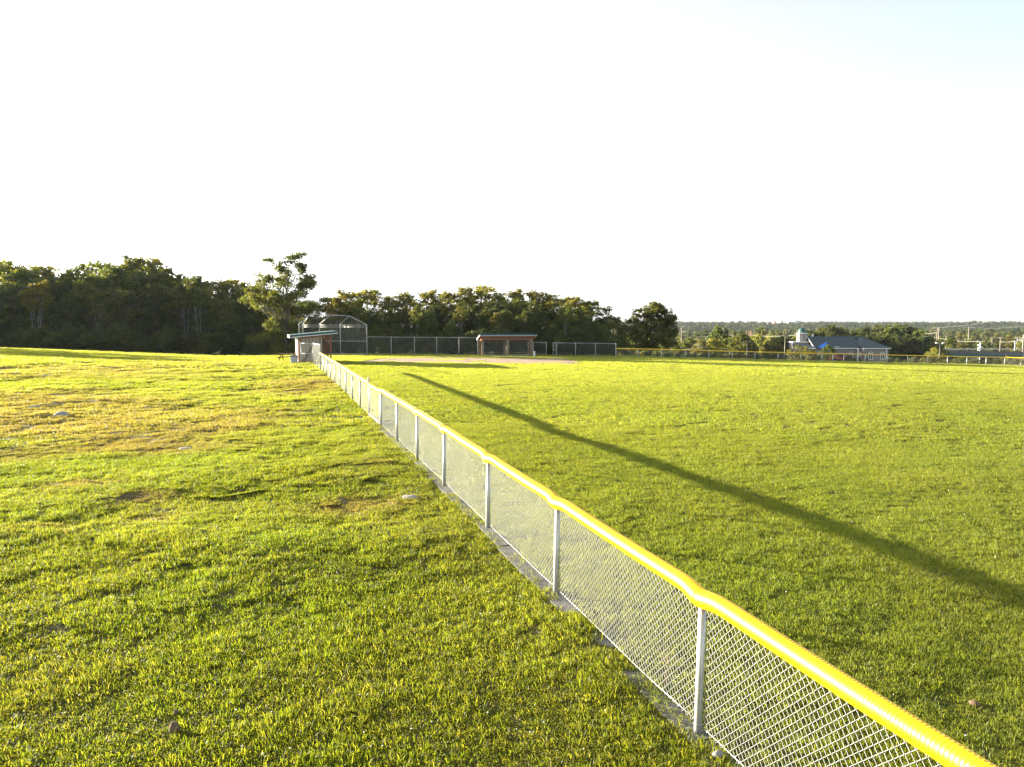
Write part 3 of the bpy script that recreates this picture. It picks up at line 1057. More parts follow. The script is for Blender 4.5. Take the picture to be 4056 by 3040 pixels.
# taller section with end gate beside the first dugout
def tall_near():
    ds = [52.2, 54.9, 57.4, 59.3, 60.9]
    p0 = fence_pt(52.2)
    root = empty('tall_chain_link_fence', p0, 'head high plain chain link fence running up to the board sided dugout', 'fence')
    H = 1.92
    up = Vector((0, 0, 1))
    pts = [fence_pt(d) for d in ds]
    for p in pts:
        post_part(root, p - up * .15, p + up * H, .034)
    for a, b in zip(pts[:-1], pts[1:]):
        MB().tube([a + up * (H - .04), b + up * (H - .04)], .021, 8).build('top_rail', M['steel'], root, smooth=True)
        chain_part(root, a + up * .05, b + up * .05, b + up * (H - .04), a + up * (H - .04), r=.0015)
    # gate across to the left
    g0, g1 = pts[-1], Vector((P(1191, 1440, 61.2).x, 61.2, 0))
    g1.z = float(base_z(g1.x, g1.y)[0])
    r2 = empty('dugout_gate', g1, 'tall narrow chain link gate in front of the end wall of the board sided dugout', 'gate')
    post_part(r2, g1 - up * .15, g1 + up * 1.95, .036)
    d = (g0 - g1).normalized()
    a, b = g1 + d * .07, g0 - d * .07
    fr = MB()
    for q in (a, b): fr.tube([q + up * .08, q + up * 1.88], .021, 8)
    for z in (.08, .98, 1.88): fr.tube([a + up * z, b + up * z], .021, 8)
    fr.build('frame', M['steel'], r2, smooth=True)
    chain_part(r2, a + up * .08, b + up * .08, b + up * 1.88, a + up * 1.88)
    MB().box(a + up * .95 - d * .06, (.14, .05, .07), d, d.cross(up), up).build('latch', M['steel'], r2)


tall_near()

# concrete mowing strip, cast in lengths
def strip():
    root = empty('mowing_strip', fence_pt(4), 'grey concrete mowing strip along the foot of the near fence', 'kerb')
    root['kind'] = 'structure'
    d = 3.0
    k = 0
    while d < 24:
        L = 1.35 + .1 * math.sin(k * 2.1)
        a, b = fence_pt(d), fence_pt(d + L * .946 - .012)
        w0, w1 = -.14 - .02 * math.sin(k * 1.7), .07
        poly = [a + FNOR * w0, b + FNOR * w0, b + FNOR * w1, a + FNOR * w1]
        poly = [q + Vector((0, 0, -.10)) for q in poly]
        MB().slab(poly, (0, 0, .118 + .006 * math.sin(k * 3.3))).build('concrete_slab', M['concrete'], root, bevel=.008)
        d += L * .946
        k += 1


strip()

# ------------------------------------------------------------------ rocks, clods
def lump(name, c, s, mat, seed, label, cat, group=None, flat=0.55):
    r = np.random.default_rng(seed)
    import bmesh
    bm = bmesh.new()
    bmesh.ops.create_icosphere(bm, subdivisions=3, radius=1)
    off = r.random(3) * 40
    for v in bm.verts:
        p = v.co
        n = fbm(np.array([p.x * 1.3 + off[0] + p.z]), np.array([p.y * 1.3 + off[1] - p.z * .7]), seed, 4)[0]
        v.co = p * (0.72 + .55 * n)
        v.co.x *= s[0]; v.co.y *= s[1]; v.co.z *= s[2]
    me = bpy.data.meshes.new(name)
    bm.to_mesh(me); bm.free()
    me.polygons.foreach_set('use_smooth', [True] * len(me.polygons))
    o = link(name, me, None, M[mat])
    o.location = c
    tag(o, label, cat, group)
    return o


for px, py, s, lab in ((243, 1646, (.30, .25, .17), 'grey boulder in dry grass on the left slope'), (1628, 1976, (.17, .12, .07), 'flat grey rock in the turf beside the near fence'),
                       (735, 1768, (.22, .16, .06), 'low pale rock lying in a dry bare patch'), (130, 1612, (.34, .22, .08), 'half buried rock farthest up the left slope'),
                       (606, 2050, (.09, .06, .03), 'small flat stone in a bare patch of rough grass'), (1428, 2131, (.04, .04, .03), 'tiny brown stone in green grass left of the near fence')):
    p = G(px, py)
    lump('rock', (p.x, p.y, gz(p.x, p.y) - s[2] * .1), s, 'rock', int(px) % 97, lab, 'rock')
for px, py, s, lab in ((690, 2900, (.045, .045, .055), 'torn brown soil clod in the foreground grass'), (3860, 2790, (.05, .045, .03), 'brown clod of soil on the mown grass at bottom right'),
                       (695, 2836, (.02, .02, .028), 'little brown mushroom just behind the soil clod'), (2845, 3010, (.05, .03, .03), 'pale stone by the concrete strip under the fence')):
    p = G(px, py)
    lump('stone' if 'stone' in lab else ('mushroom' if 'mushroom' in lab else 'soil_clod'), (p.x, p.y, gz(p.x, p.y) + .03), s, 'rock' if 'stone' in lab else 'clod', int(px) % 91, lab, 'stone' if 'stone' in lab else ('mushroom' if 'mushroom' in lab else 'clod'))

# clover heads and dry weeds
def clover():
    r = np.random.default_rng(5)
    b = MB()
    for px, py in [(r.uniform(0, 2400), r.uniform(2050, 3040)) for _ in range(70)] + [(r.uniform(1900, 4056), r.uniform(1750, 3000)) for _ in range(60)]:
        p = G(px, py)
        if abs(fx_line(p.y) - p.x) < .3: continue
        s = r.uniform(.004, .008)
        z = gz(p.x, p.y) + r.uniform(.045, .075)
        b.lathe((p.x, p.y, z), [(s * .4, -s), (s, -s * .3), (s, s * .4), (s * .4, s)], 6)
    o = b.build('clover_flowers', M['clover'], None, smooth=True)
    tag(o, 'tiny white clover flowers scattered in the near grass', kind='stuff')


clover()


def weed(px, py, h, label, n=7):
    p = G(px, py)
    root = empty('dry_weed', (p.x, p.y, gz(p.x, p.y)), label, 'weed', None)
    st = MB()
    for k in range(n):
        a = k * 2.4
        t = Vector((p.x + .10 * math.cos(a) * (k + 1) / n, p.y + .10 * math.sin(a) * (k + 1) / n, root.location.z + h * (.6 + .4 * ((k * 37) % 10) / 10)))
        st.tube([root.location, (root.location + t) / 2 + Vector((.01, 0, .02)), t], [.0028, .0022, .0016], 4)
        MB().lathe(tuple(t), [(.003, -.016), (.010, -.006), (.011, .006), (.003, .018)], 6).build('seed_head', M['weed_stem'], root)
    st.build('stem', M['weed_stem'], root)


weed(2640, 2740, .45, 'rust brown dry weed with seed heads growing through the near fence', 8)
weed(2385, 2520, .30, 'short dry brown weed at the foot of the near fence beyond the rust brown one', 5)

# ------------------------------------------------------------------ first dugout (board sided, seen from its end)
def dugout_end():
    O = Vector((-19.2, 63.0, .27))
    u, v, up = FNOR.copy(), FDIR.copy(), Vector((0, 0, 1))
    L = 7.4
    def Q(a, b, z): return O + u * a + v * b + up * z
    root = empty('dugout', O, 'board sided dugout with sloping blue green roof at the left end of the fence', 'dugout')
    zl, zr = 2.42, 2.80
    def roof_z(a): return zl + (zr - zl) * (a + .79) / 4.2
    # roof deck, edge boards
    a0, a1, b0, b1 = -.79, 3.43, -.45, L + .45
    th = .17
    MB().slab([Q(a0, b0, roof_z(a0)), Q(a1, b0, roof_z(a1)), Q(a1, b1, roof_z(a1)), Q(a0, b1, roof_z(a0))], up * th).build('roof', M['shingle_green'], root)
    f = MB()
    f.beam(Q(a0 - .02, b0 + .01, roof_z(a0) + .02), Q(a0 - .02, b1 - .01, roof_z(a0) + .02), .03, .24)
    f.build('fascia', M['white_trim'], root)
    f = MB()
    f.beam(Q(a0 + .03, b0 + .04, roof_z(a0) - .04), Q(a1 - .03, b0 + .04, roof_z(a1) - .04), .03, .08)
    f.build('end_trim', M['white_trim'], root)
    MB().beam(Q(-.12, -.2, roof_z(-.1) - .14), Q(-.12, L + .2, roof_z(-.1) - .14), .08, .22).build('beam', M['white_trim'], root)
    MB().beam(Q(2.76, -.25, roof_z(2.76) - .12), Q(2.76, L + .25, roof_z(2.76) - .12), .10, .24).build('beam', M['cedar'], root)
    for b in (0, L / 2, L):
        MB().box(Q(.02, b, (roof_z(0) - .24) / 2 - .05), (.17, .17, roof_z(0) - .14), u, v, up).build('post', M['cedar'], root, bevel=.01)
        MB().box(Q(2.76, b, (roof_z(2.76) - .24) / 2 - .05), (.14, .14, roof_z(2.76) - .14), u, v, up).build('post', M['cedar'], root, bevel=.01)
    for b in (0, L):
        MB().beam(Q(.1, b, roof_z(.1) - .12), Q(2.7, b, roof_z(2.7) - .12), .06, .2).build('beam', M['cedar'], root)
    MB().beam(Q(2.70, 0, 1.75), Q(2.2, 0, 2.5), .07, .09).build('knee_brace', M['cedar'], root)
    # end wall: upright boards with pale battens
    for k in range(6):
        a = .13 + .305 * (k + .5)
        MB().box(Q(a, -.03, .2 + (roof_z(a) - .3) / 2), (.285, .022, roof_z(a) - .55), u, v, up).build('board', M['board'], root)
        MB().box(Q(a + .153, -.047, .2 + (roof_z(a) - .3) / 2), (.035, .015, roof_z(a) - .52), u, v, up).build('batten', M['batten'], root)
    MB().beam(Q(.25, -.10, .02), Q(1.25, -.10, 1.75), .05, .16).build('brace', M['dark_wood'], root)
    for z in (.22, 1.55):
        MB().beam(Q(.1, -.004, z), Q(1.95, -.004, z), .03, .1).build('rail', M['post_wood'], root)
    # long outer wall of upright boards
    nb = 24
    for k in range(nb):
        b = .12 + (L - .24) / nb * (k + .5)
        MB().box(Q(-.085, b, 1.17), (.022, (L - .24) / nb - .012, 2.28), u, v, up).build('board', M['board'], root)
    # far end wall and low front panels
    for k in range(9):
        a = .1 + .29 * (k + .5)
        MB().box(Q(a, L, 1.15), (.27, .022, 2.1), u, v, up).build('board', M['board'], root)
    for k in range(3):
        MB().box(Q(2.80, .42 + .3 * k, .48), (.022, .28, .95), u, v, up).build('board', M['board'], root)
    # bench
    MB().box(Q(.55, L / 2, .45), (.4, L - .6, .05), u, v, up).build('bench', M['post_wood'], root)
    for b in (.6, L / 2, L - .6):
        MB().box(Q(.55, b, .21), (.36, .06, .42), u, v, up).build('bench_leg', M['post_wood'], root)


dugout_end()


def dugout_front():
    th = math.radians(9.5)
    a, b, up = Vector((math.cos(th), math.sin(th), 0)), Vector((-math.sin(th), math.cos(th), 0)), Vector((0, 0, 1))
    p = P(1910, 1412, 89.6)
    O = Vector((p.x, p.y, -.16))
    root = empty('dugout', O, 'open timber dugout with blue green roof edge facing the infield clay', 'dugout')
    L, D = 6.55, 2.6
    def Q(x, y, z): return O + a * x + b * y + up * z
    zf, zb = 2.60, 2.15
    def rz(y): return zf + (zb - zf) * y / D
    y0, y1, x0, x1 = -.75, D + .4, -.35, L + .42
    MB().slab([Q(x0, y0, rz(y0)), Q(x1, y0, rz(y0)), Q(x1, y1, rz(y1)), Q(x0, y1, rz(y1))], up * .24).build('roof', M['shingle_green'], root)
    MB().beam(Q(x0, y0 - .005, rz(y0) - .05), Q(x1, y0 - .005, rz(y0) - .05), .04, .10).build('fascia', M['grey_trim'], root)
    for x in (x0 - .02, x1 + .02):
        MB().beam(Q(x, y0, rz(y0) + .02), Q(x, y1, rz(y1) + .02), .04, .2).build('end_trim', M['white_trim'], root)
    MB().beam(Q(x0 + .1, -.1, rz(-.1) - .19), Q(x1 - .1, -.1, rz(-.1) - .19), .09, .34).build('beam', M['cedar'], root)
    MB().beam(Q(x0 + .1, D, rz(D) - .16), Q(x1 - .1, D, rz(D) - .16), .09, .3).build('beam', M['cedar'], root)
    for x in (0.0, L / 2, L):
        MB().box(Q(x, 0, 1.1), (.17, .17, 2.25), a, b, up).build('post', M['post_wood'], root, bevel=.01)
        MB().box(Q(x, D, .93), (.17, .17, 1.95), a, b, up).build('post', M['post_wood'], root, bevel=.01)
        MB().beam(Q(x, -.05, rz(0) - .3), Q(x, D + .05, rz(D) - .2), .08, .16).build('rafter', M['cedar'], root)
    for x in (.16, L / 2 - .17, L / 2 + .18, L - .2):
        post_part(root, Q(x, -.03, -.1), Q(x, -.03, 2.2), .028, cap=False)
    for xa, xb in ((.16, L / 2 - .17), (L / 2 + .18, L - .2)):
        for z in (.06, 2.2):
            MB().tube([Q(xa, -.03, z), Q(xb, -.03, z)], .022, 8).build('rail', M['steel'], root, smooth=True)
        chain_part(root, Q(xa, -.03, .06), Q(xb, -.03, .06), Q(xb, -.03, 2.2), Q(xa, -.03, 2.2))
    MB().tube([Q(0, D - .1, .12), Q(L, D - .1, .12)], .022, 8).build('rail', M['steel'], root, smooth=True)
    chain_part(root, Q(0, D - .1, .12), Q(L, D - .1, .12), Q(L, D - .1, 1.9), Q(0, D - .1, 1.9))
    MB().box(Q(L / 2, D - .5, .43), (L - .5, .3, .05), a, b, up).build('bench', M['post_wood'], root)
    for x in (.5, L / 2, L - .5):
        MB().box(Q(x, D - .5, .2), (.06, .28, .4), a, b, up).build('bench_leg', M['post_wood'], root)


dugout_front()

# ------------------------------------------------------------------ backstop
def backstop():
    up = Vector((0, 0, 1))
    def gp(px, Y):
        p = P(px, 1400, Y); p.z = float(base_z(p.x, Y)[0]); return p
    PR, P3, P2, P1, PL = gp(1454, 91), gp(1349, 93), gp(1268, 93.6), gp(1202, 94.2), gp(1187, 90.6)
    root = empty('backstop', PR, 'tall chain link baseball backstop with slanted hood of steel posts', 'backstop')
    H = 3.98
    tops = {}
    for k, p in (('R', PR), ('3', P3), ('2', P2), ('1', P1), ('L', PL)):
        t = p.copy(); t.z = PR.z + H + (.05 if k != 'R' else 0)
        tops[k] = t
        post_part(root, p - up * .2, t, .062 if k in 'R3' else .05)
    seq = [('L', PL), ('1', P1), ('2', P2), ('3', P3), ('R', PR)]
    for (ka, a), (kb, b) in zip(seq[:-1], seq[1:]):
        for z in (H - .04, H - .30, H * .46, .1):
            A, B = a.copy(), b.copy()
            A.z = B.z = PR.z + z
            MB().tube([A, B], .03, 8).build('rail', M['steel'], root, smooth=True)
        A0, B0, A1, B1 = a.copy(), b.copy(), a.copy(), b.copy()
        A0.z = B0.z = PR.z + .1
        A1.z = B1.z = PR.z + H
        chain_part(root, A0, B0, B1, A1, r=.0022)
    T1, T2, T3 = P(1228, 1244, 92.4), P(1308, 1249, 91.8), P(1384, 1252, 91.2)
    for a, b in ((tops['1'], T1), (tops['2'], T2), (tops['3'], T3), (T1, T2), (T2, T3), (T1, tops['L']), (T3, tops['R'])):
        MB().tube([a, b], .038, 8).build('hood_rail', M['steel'], root, smooth=True)
    chain_part(root, tops['1'], tops['2'], T2, T1, 'hood_mesh', r=.0022)
    chain_part(root, tops['2'], tops['3'], T3, T2, 'hood_mesh', r=.0022)
    chain_tri(root, tops['3'], tops['R'], T3, 'hood_mesh')
    chain_tri(root, tops['1'], tops['L'], T1, 'hood_mesh')


backstop()

# ------------------------------------------------------------------ far fences
def plain_fence(pxs, Ys, H, label, name='tall_chain_link_fence', skip=()):
    up = Vector((0, 0, 1))
    pts = []
    for px, Y in zip(pxs, Ys):
        p = P(px, 1400, Y); p.z = float(base_z(p.x, Y)[0]); pts.append(p)
    root = empty(name, pts[0], label, 'fence')
    for i, p in enumerate(pts):
        if i in skip: continue
        post_part(root, p - up * .2, p + up * H, .045 if i else .036)
    for a, b in zip(pts[:-1], pts[1:]):
        MB().tube([a + up * (H - .03), b + up * (H - .03)], .024, 8).build('top_rail', M['steel'], root, smooth=True)
        chain_part(root, a + up * .05, b + up * .05, b + up * (H - .03), a + up * (H - .03))
    return root


plain_fence([1454, 1550, 1642, 1730, 1818, 1893], [91, 91, 91, 91, 91, 90.8], 2.43, 'tall plain chain link fence from the backstop to the open timber dugout', skip=(0,))
plain_fence([2112, 2164], [91.2, 91.6], 1.86, 'short plain fence panel just past the open timber dugout')
plain_fence([2203, 2279, 2358, 2439], [91.8, 92, 92.1, 92.2], 1.86, 'plain chain link fence between the open gate and the yellow capped outfield fence')


def open_leaf():
    up = Vector((0, 0, 1))
    a = P(2204, 1400, 91.7); a.z = float(base_z(a.x, a.y)[0])
    b = P(2191, 1400, 90.5); b.z = float(base_z(b.x, b.y)[0])
    root = empty('field_gate', a, 'open chain link gate leaf past the open timber dugout', 'gate')
    fr = MB()
    for q in (a, b): fr.tube([q + up * .06, q + up * 1.85], .03, 8)
    for z in (.06, .95, 1.85): fr.tube([a + up * z, b + up * z], .026, 8)
    fr.build('frame', M['steel'], root, smooth=True)
    chain_part(root, a + up * .06, b + up * .06, b + up * 1.85, a + up * 1.85)


open_leaf()

OUT_PX = [2440, 2527, 2620, 2714, 2808, 2901, 2991, 3082, 3173, 3256, 3299, 3343, 3428, 3515, 3596, 3675, 3754, 3831, 3907, 3981]
def out_y(px): return float(np.interp(px, [2440, 3400, 3981], [92.2, 99.5, 104]))


def outfield_fence():
    up = Vector((0, 0, 1))
    pts = []
    for px in OUT_PX:
        p = P(px, 1400, out_y(px)); p.z = float(base_z(p.x, p.y)[0]); pts.append(p)
    e = pts[-1]
    ext = [e + Vector((2.2 * k, -2.1 * k, 0)) for k in range(1, 6)]
    for q in ext: q.z = float(base_z(q.x, q.y)[0])
    allp = pts + ext
    root = empty('outfield_fence', pts[0], 'low outfield fence with yellow tube cap along the far edge of the field', 'fence')
    H = 1.22
    for i, p in enumerate(allp):
        post_part(root, p - up * .2, p + up * (H - .03), .048 if OUT_PX[min(i, len(OUT_PX) - 1)] in (3299, 3343) else .037, cap=False)
    for i in range(len(allp) - 1):
        a, b = allp[i], allp[i + 1]
        cap_tube(root, a + up * (H - .03), b + up * (H - .03), .07, False, mat='yellow_far' if i < len(pts) - 1 else 'yellow', ns=10)  # brighter tube colour past the bend stands in for sun on that run
        chain_part(root, a + up * .05, b + up * .05, b + up * (H - .08), a + up * (H - .08))


outfield_fence()

# ------------------------------------------------------------------ bins, picnic table, guy wire
def bin_(px, py, Y, w, h, mat, label):
    p = P(px, py, Y); p.z = gz(p.x, p.y)
    root = empty('trash_can', p, label, 'trash can')
    b = MB()
    hw0, hw1 = w * .40, w * .5
    vs = [(p.x + sx * hw, p.y + sy * hw, p.z + z) for hw, z in ((hw0, .02), (hw1, h)) for sx, sy in ((-1, -1), (1, -1), (1, 1), (-1, 1))]
    b.add(vs, [(3, 2, 1, 0), (4, 5, 6, 7), (0, 1, 5, 4), (1, 2, 6, 5), (2, 3, 7, 6), (3, 0, 4, 7)])
    b.build('body', M[mat], root, bevel=.03)
    l = MB()
    l.box((p.x, p.y, p.z + h + .035), (w * 1.1, w * 1.12, .05))
    l.box((p.x, p.y, p.z + h + .075), (w * .8, w * .85, .04))
    l.build('lid', M['bin_lid' if mat == 'bin_grey' else mat], root, bevel=.015)
    MB().tube([(p.x - w * .35, p.y + w * .62, p.z + h - .04), (p.x + w * .35, p.y + w * .62, p.z + h - .04)], .016, 8).build('handle', M['bin_lid'], root, smooth=True)
    for s in (-1, 1):
        MB().tube([(p.x + s * w * .40, p.y + w * .42, p.z + .1), (p.x + s * w * .48, p.y + w * .42, p.z + .1)], .1, 12).build('wheel', M['bin_lid'], root)


bin_(1165, 1440, 62.0, .58, .62 + .1, 'bin_grey', 'grey trash can with dark lid beside the board sided dugout')
bin_(2116, 1411, 90.2, .30, .62, 'bin_white', 'small pale trash can at the right end of the open timber dugout')


def picnic():
    p = P(1141, 1428, 68); p.z = gz(p.x, p.y)
    root = empty('picnic_table', p, 'dark brown wooden picnic table behind the grey trash can', 'picnic table')
    for k in range(5):
        MB().box((p.x, p.y - .32 + .16 * k, p.z + .76), (1.8, .14, .04)).build('plank', M['dark_wood'], root)
    for s in (-1, 1):
        for k in (0, 1):
            MB().box((p.x, p.y + s * (.66 + .15 * k), p.z + .45), (1.8, .13, .04)).build('plank', M['dark_wood'], root)
        MB().beam((p.x + s * .65, p.y - .62, p.z), (p.x + s * .65, p.y - .2, p.z + .74), .05, .1).build('leg', M['dark_wood'], root)
        MB().beam((p.x + s * .65, p.y + .62, p.z), (p.x + s * .65, p.y + .2, p.z + .74), .05, .1).build('leg', M['dark_wood'], root)
        MB().beam((p.x + s * .70, p.y - .78, p.z + .40), (p.x + s * .70, p.y + .78, p.z + .40), .05, .09).build('crossbar', M['dark_wood'], root)


picnic()

# ------------------------------------------------------------------ trees
def crown_arrays(lobes, n_sub, n_leaf, leaf, seed, sub_r=.7, droop=0.0):
    """leaf-sized faces in clumps spread through the lobes of a crown"""
    r = np.random.default_rng(seed)
    cs = []
    for (cx, cy, cz, rx, ry, rz) in lobes:
        d = r.normal(size=(n_sub, 3)); d /= np.linalg.norm(d, axis=1)[:, None]
        q = r.random(n_sub) ** .45
        cs.append(np.array([cx, cy, cz]) + d * q[:, None] * np.array([rx, ry, rz]))
    cs = np.concatenate(cs)
    m = len(cs)
    sr = sub_r * (.55 + .8 * r.random(m))
    c = np.repeat(cs, n_leaf, 0)
    s = np.repeat(sr, n_leaf)
    d = r.normal(size=(m * n_leaf, 3)); d /= np.linalg.norm(d, axis=1)[:, None]
    p = c + d * (s * r.random(m * n_leaf) ** .5)[:, None] * np.array([1, 1, .7])
    nr = d * .6 + r.normal(size=d.shape) * .7 + np.array([0, 0, .55])
    nr /= np.linalg.norm(nr, axis=1)[:, None]
    t = np.cross(nr, r.normal(size=d.shape)); t /= np.linalg.norm(t, axis=1)[:, None]
    b = np.cross(nr, t)
    L = leaf * (.6 + .8 * r.random(len(p)))[:, None]
    v = np.stack([p - t * L, p - b * L * .5 - nr * L * .12, p + t * L, p + b * L * .5 - nr * L * .12], 1)
    tint = np.clip(np.repeat(r.random(m), n_leaf) * .55 + r.random(len(p)) * .45, 0, 1)
    return v.reshape(-1, 3), np.repeat(tint, 4)


def tree_proto(H, lobes, n_sub, n_leaf, leaf, seed, sub_r=.7, trunk_r=.16, multi=1, limb_z=(.25, .7)):
    """returns (crown mesh, trunk mesh), base at origin"""
    v, tint = crown_arrays(lobes, n_sub, n_leaf, leaf, seed, sub_r)
    cm = np_mesh('crown', v, np.arange(len(v)).reshape(-1, 4), False, {'rnd': tint})
    r = random.Random(seed)
    b = MB()
    for k in range(multi):
        ox, oy = (r.uniform(-.3, .3), r.uniform(-.3, .3)) if multi > 1 else (0, 0)
        tip = Vector((ox * 4, oy * 4, H * .88))
        pts = [Vector((ox, oy, -.3))]
        for j in range(1, 6):
            t = j / 5
            pts.append(Vector((ox, oy, 0)).lerp(tip, t) + Vector((r.uniform(-.12, .12), r.uniform(-.12, .12), 0)) * H / 10)
        b.tube(pts, [trunk_r * (1.25 if i == 0 else 1 - .8 * i / 5) for i in range(6)], 7)
    for (cx, cy, cz, rx, ry, rz) in lobes:
        z0 = min(max(cz - .35 * H * r.uniform(.4, .9), H * limb_z[0]), H * .8)
        z0 = min(z0, cz)
        a = Vector((0, 0, z0))
        e = Vector((cx, cy, cz))
        mid = a.lerp(e, .5) + Vector((0, 0, -.05 * H * r.random()))
        b.tube([a, mid, e], [trunk_r * .42, trunk_r * .28, trunk_r * .1], 5)
    me = bpy.data.meshes.new('trunk')
    me.from_pydata([tuple(p) for p in b.v], [], b.f)
    me.polygons.foreach_set('use_smooth', [True] * len(me.polygons))
    me.update()
    return cm, me


def round_lobes(H, W, z0, n, seed, top=.9, rad=.24):
    """lobes spread over an uneven egg from height z0*H to H, width W"""
    r = random.Random(seed)
    out = []
    for k in range(n):
        t = (k + .5) / n
        z = z0 + (top - z0) * t
        wid = W / 2 * math.sin(math.pi * (.18 + .74 * t)) ** .8
        a = k * 2.399 + r.uniform(-.4, .4)
        q = wid * r.uniform(.45, .85)
        s = W * rad * r.uniform(.75, 1.2)
        out.append((q * math.cos(a), q * math.sin(a), z * H + r.uniform(-.03, .03) * H, s, s, s * r.uniform(.6, .85)))
    out.append((r.uniform(-.05, .05) * W, r.uniform(-.05, .05) * W, H * top, W * .18, W * .18, W * .16))
    return out


def variant(me, mat):
    m2 = me.copy()
    m2.materials.clear()
    m2.materials.append(mat)
    return m2


PROTO = {}
def reg(key, H, pr, mat, bark='bark'):
    cm, tm = pr
    cm.materials.append(M[mat])
    tm.materials.append(M[bark])
    PROTO[key] = (H, cm, tm)


for s in range(3):
    reg('broad%d' % s, 12, tree_proto(12, round_lobes(12, 7.4, .30, 15, 10 + s), 11, 26, .21, 20 + s, .75, .2), 'leaf_dark')
for s in range(2):
    reg('mid%d' % s, 12, tree_proto(12, round_lobes(12, 6.6, .34, 14, 30 + s), 11, 26, .20, 40 + s, .7, .17), 'leaf_mid')
for s in range(3):
    reg('tall%d' % s, 13, tree_proto(13, round_lobes(13, 4.9, .50, 12, 50 + s, rad=.26), 10, 26, .19, 60 + s, .62, .14), 'leaf_yellow')
for s in range(2):
    reg('slim%d' % s, 12, tree_proto(12, round_lobes(12, 4.0, .58, 9, 70 + s, rad=.27), 9, 24, .18, 80 + s, .55, .06, multi=2), 'leaf_mid', 'pale_bark')
reg('gold', 9, tree_proto(9, round_lobes(9, 3.8, .62, 7, 90, rad=.27), 10, 24, .17, 91, .5, .06, multi=3), 'leaf_gold', 'pale_bark')
for s in range(2):
    reg('deep%d' % s, 11, tree_proto(11, round_lobes(11, 7.5, .05, 17, 160 + s, rad=.25), 10, 20, .26, 170 + s, .85, .2), 'leaf_dark')
for s in range(3):
    reg('bush%d' % s, 3, tree_proto(3, round_lobes(3, 3.4, .16, 10, 100 + s, top=.8, rad=.27), 9, 22, .14, 110 + s, .42, .05, multi=3), 'leaf_dark')
for s in range(2):
    reg('scrub%d' % s, 2.4, tree_proto(2.4, round_lobes(2.4, 3.0, .15, 9, 120 + s, top=.8, rad=.27), 9, 20, .13, 130 + s, .38, .04, multi=3), 'leaf_grey')
# valley trees: fewer, larger leaves
for s in range(3):
    reg('vale%d' % s, 10, tree_proto(10, round_lobes(10, 8.5, .18, 14, 140 + s, rad=.25), 9, 16, .42, 150 + s, .85, .2), ('leaf_mid', 'leaf_yellow', 'leaf_grey')[s])
reg('valedark', 10, tree_proto(10, round_lobes(10, 9.0, .12, 16, 146, rad=.25), 10, 17, .42, 156, .85, .2), 'leaf_dark')


def copy_as(key, mat):
    H, cm, tm = PROTO[key]
    PROTO[key + '_' + mat] = (H, variant(cm, M[mat]), tm)


for k, m_ in (('broad0', 'leaf_mid'), ('broad1', 'leaf_yellow'), ('mid0', 'leaf_dark'), ('mid1', 'leaf_yellow'), ('tall0', 'leaf_mid'), ('bush0', 'leaf_mid'), ('bush1', 'leaf_grey'), ('bush2', 'leaf_yellow'), ('bush0', 'leaf_red'), ('vale0', 'leaf_dark'),
              ('vale1', 'leaf_mid'), ('bush1', 'leaf_mid'), ('broad2', 'leaf_mid')):
    copy_as(k, m_)


PLACED = []


def place(key, x, y, h, label, group, name='leafy_tree', cat='tree', wide=1.0, z=None, rz=None, crown='crown'):
    H, cm, tm = PROTO[key]
    o = bpy.data.objects.new(name, None)
    COL.objects.link(o)
    o.empty_display_size = .3
    o.location = (x, y, (gz(x, y) if z is None else z))
    s = h / H
    o.scale = (s * wide, s * wide, s)
    o.rotation_euler = (0, 0, random.uniform(0, 6.28) if rz is None else rz)
    tag(o, label, cat, group)
    PLACED.append(o)
    c = bpy.data.objects.new('crown', cm); COL.objects.link(c); c.parent = o
    t = bpy.data.objects.new('trunk', tm); COL.objects.link(t); t.parent = o
    return o


# skyline of the woods in the photograph: pixel column -> row of the tree tops
SKY = np.array([(-900, 1060), (-300, 1040), (-100, 1030), (0, 1015), (50, 1003), (110, 1035), (160, 1060), (220, 1040), (270, 1058), (330, 1035), (390, 1022), (450, 1004), (500, 1008), (560, 1008), (610, 1020), (660, 1035), (700, 1070),
                (760, 1100), (840, 1088), (900, 1095), (960, 1092), (1010, 1120), (1060, 1140), (1150, 1165), (1230, 1185), (1300, 1168), (1390, 1132), (1440, 1138), (1490, 1138), (1540, 1158), (1600, 1152), (1680, 1136), (1740, 1134), (1780, 1128),
                (1825, 1121), (1880, 1128), (1940, 1122), (1975, 1152), (2000, 1143), (2065, 1123), (2110, 1136), (2160, 1129), (2195, 1157), (2225, 1178), (2282, 1150), (2330, 1160), (2355, 1184), (2395, 1180), (2412, 1200), (2425, 1232), (2450, 1256)])
def front_y(px): return float(np.interp(px, [-900, 0, 300, 700, 1000, 1200, 1450, 1900, 2300, 2480], [120, 113, 114, 115, 111, 105, 98, 98.5, 100, 102]))
def zone(px): return 'above the left slope' if px < 700 else ('behind the board sided dugout' if px < 1300 else ('behind the tall fence' if px < 1880 else 'behind the timber dugout'))


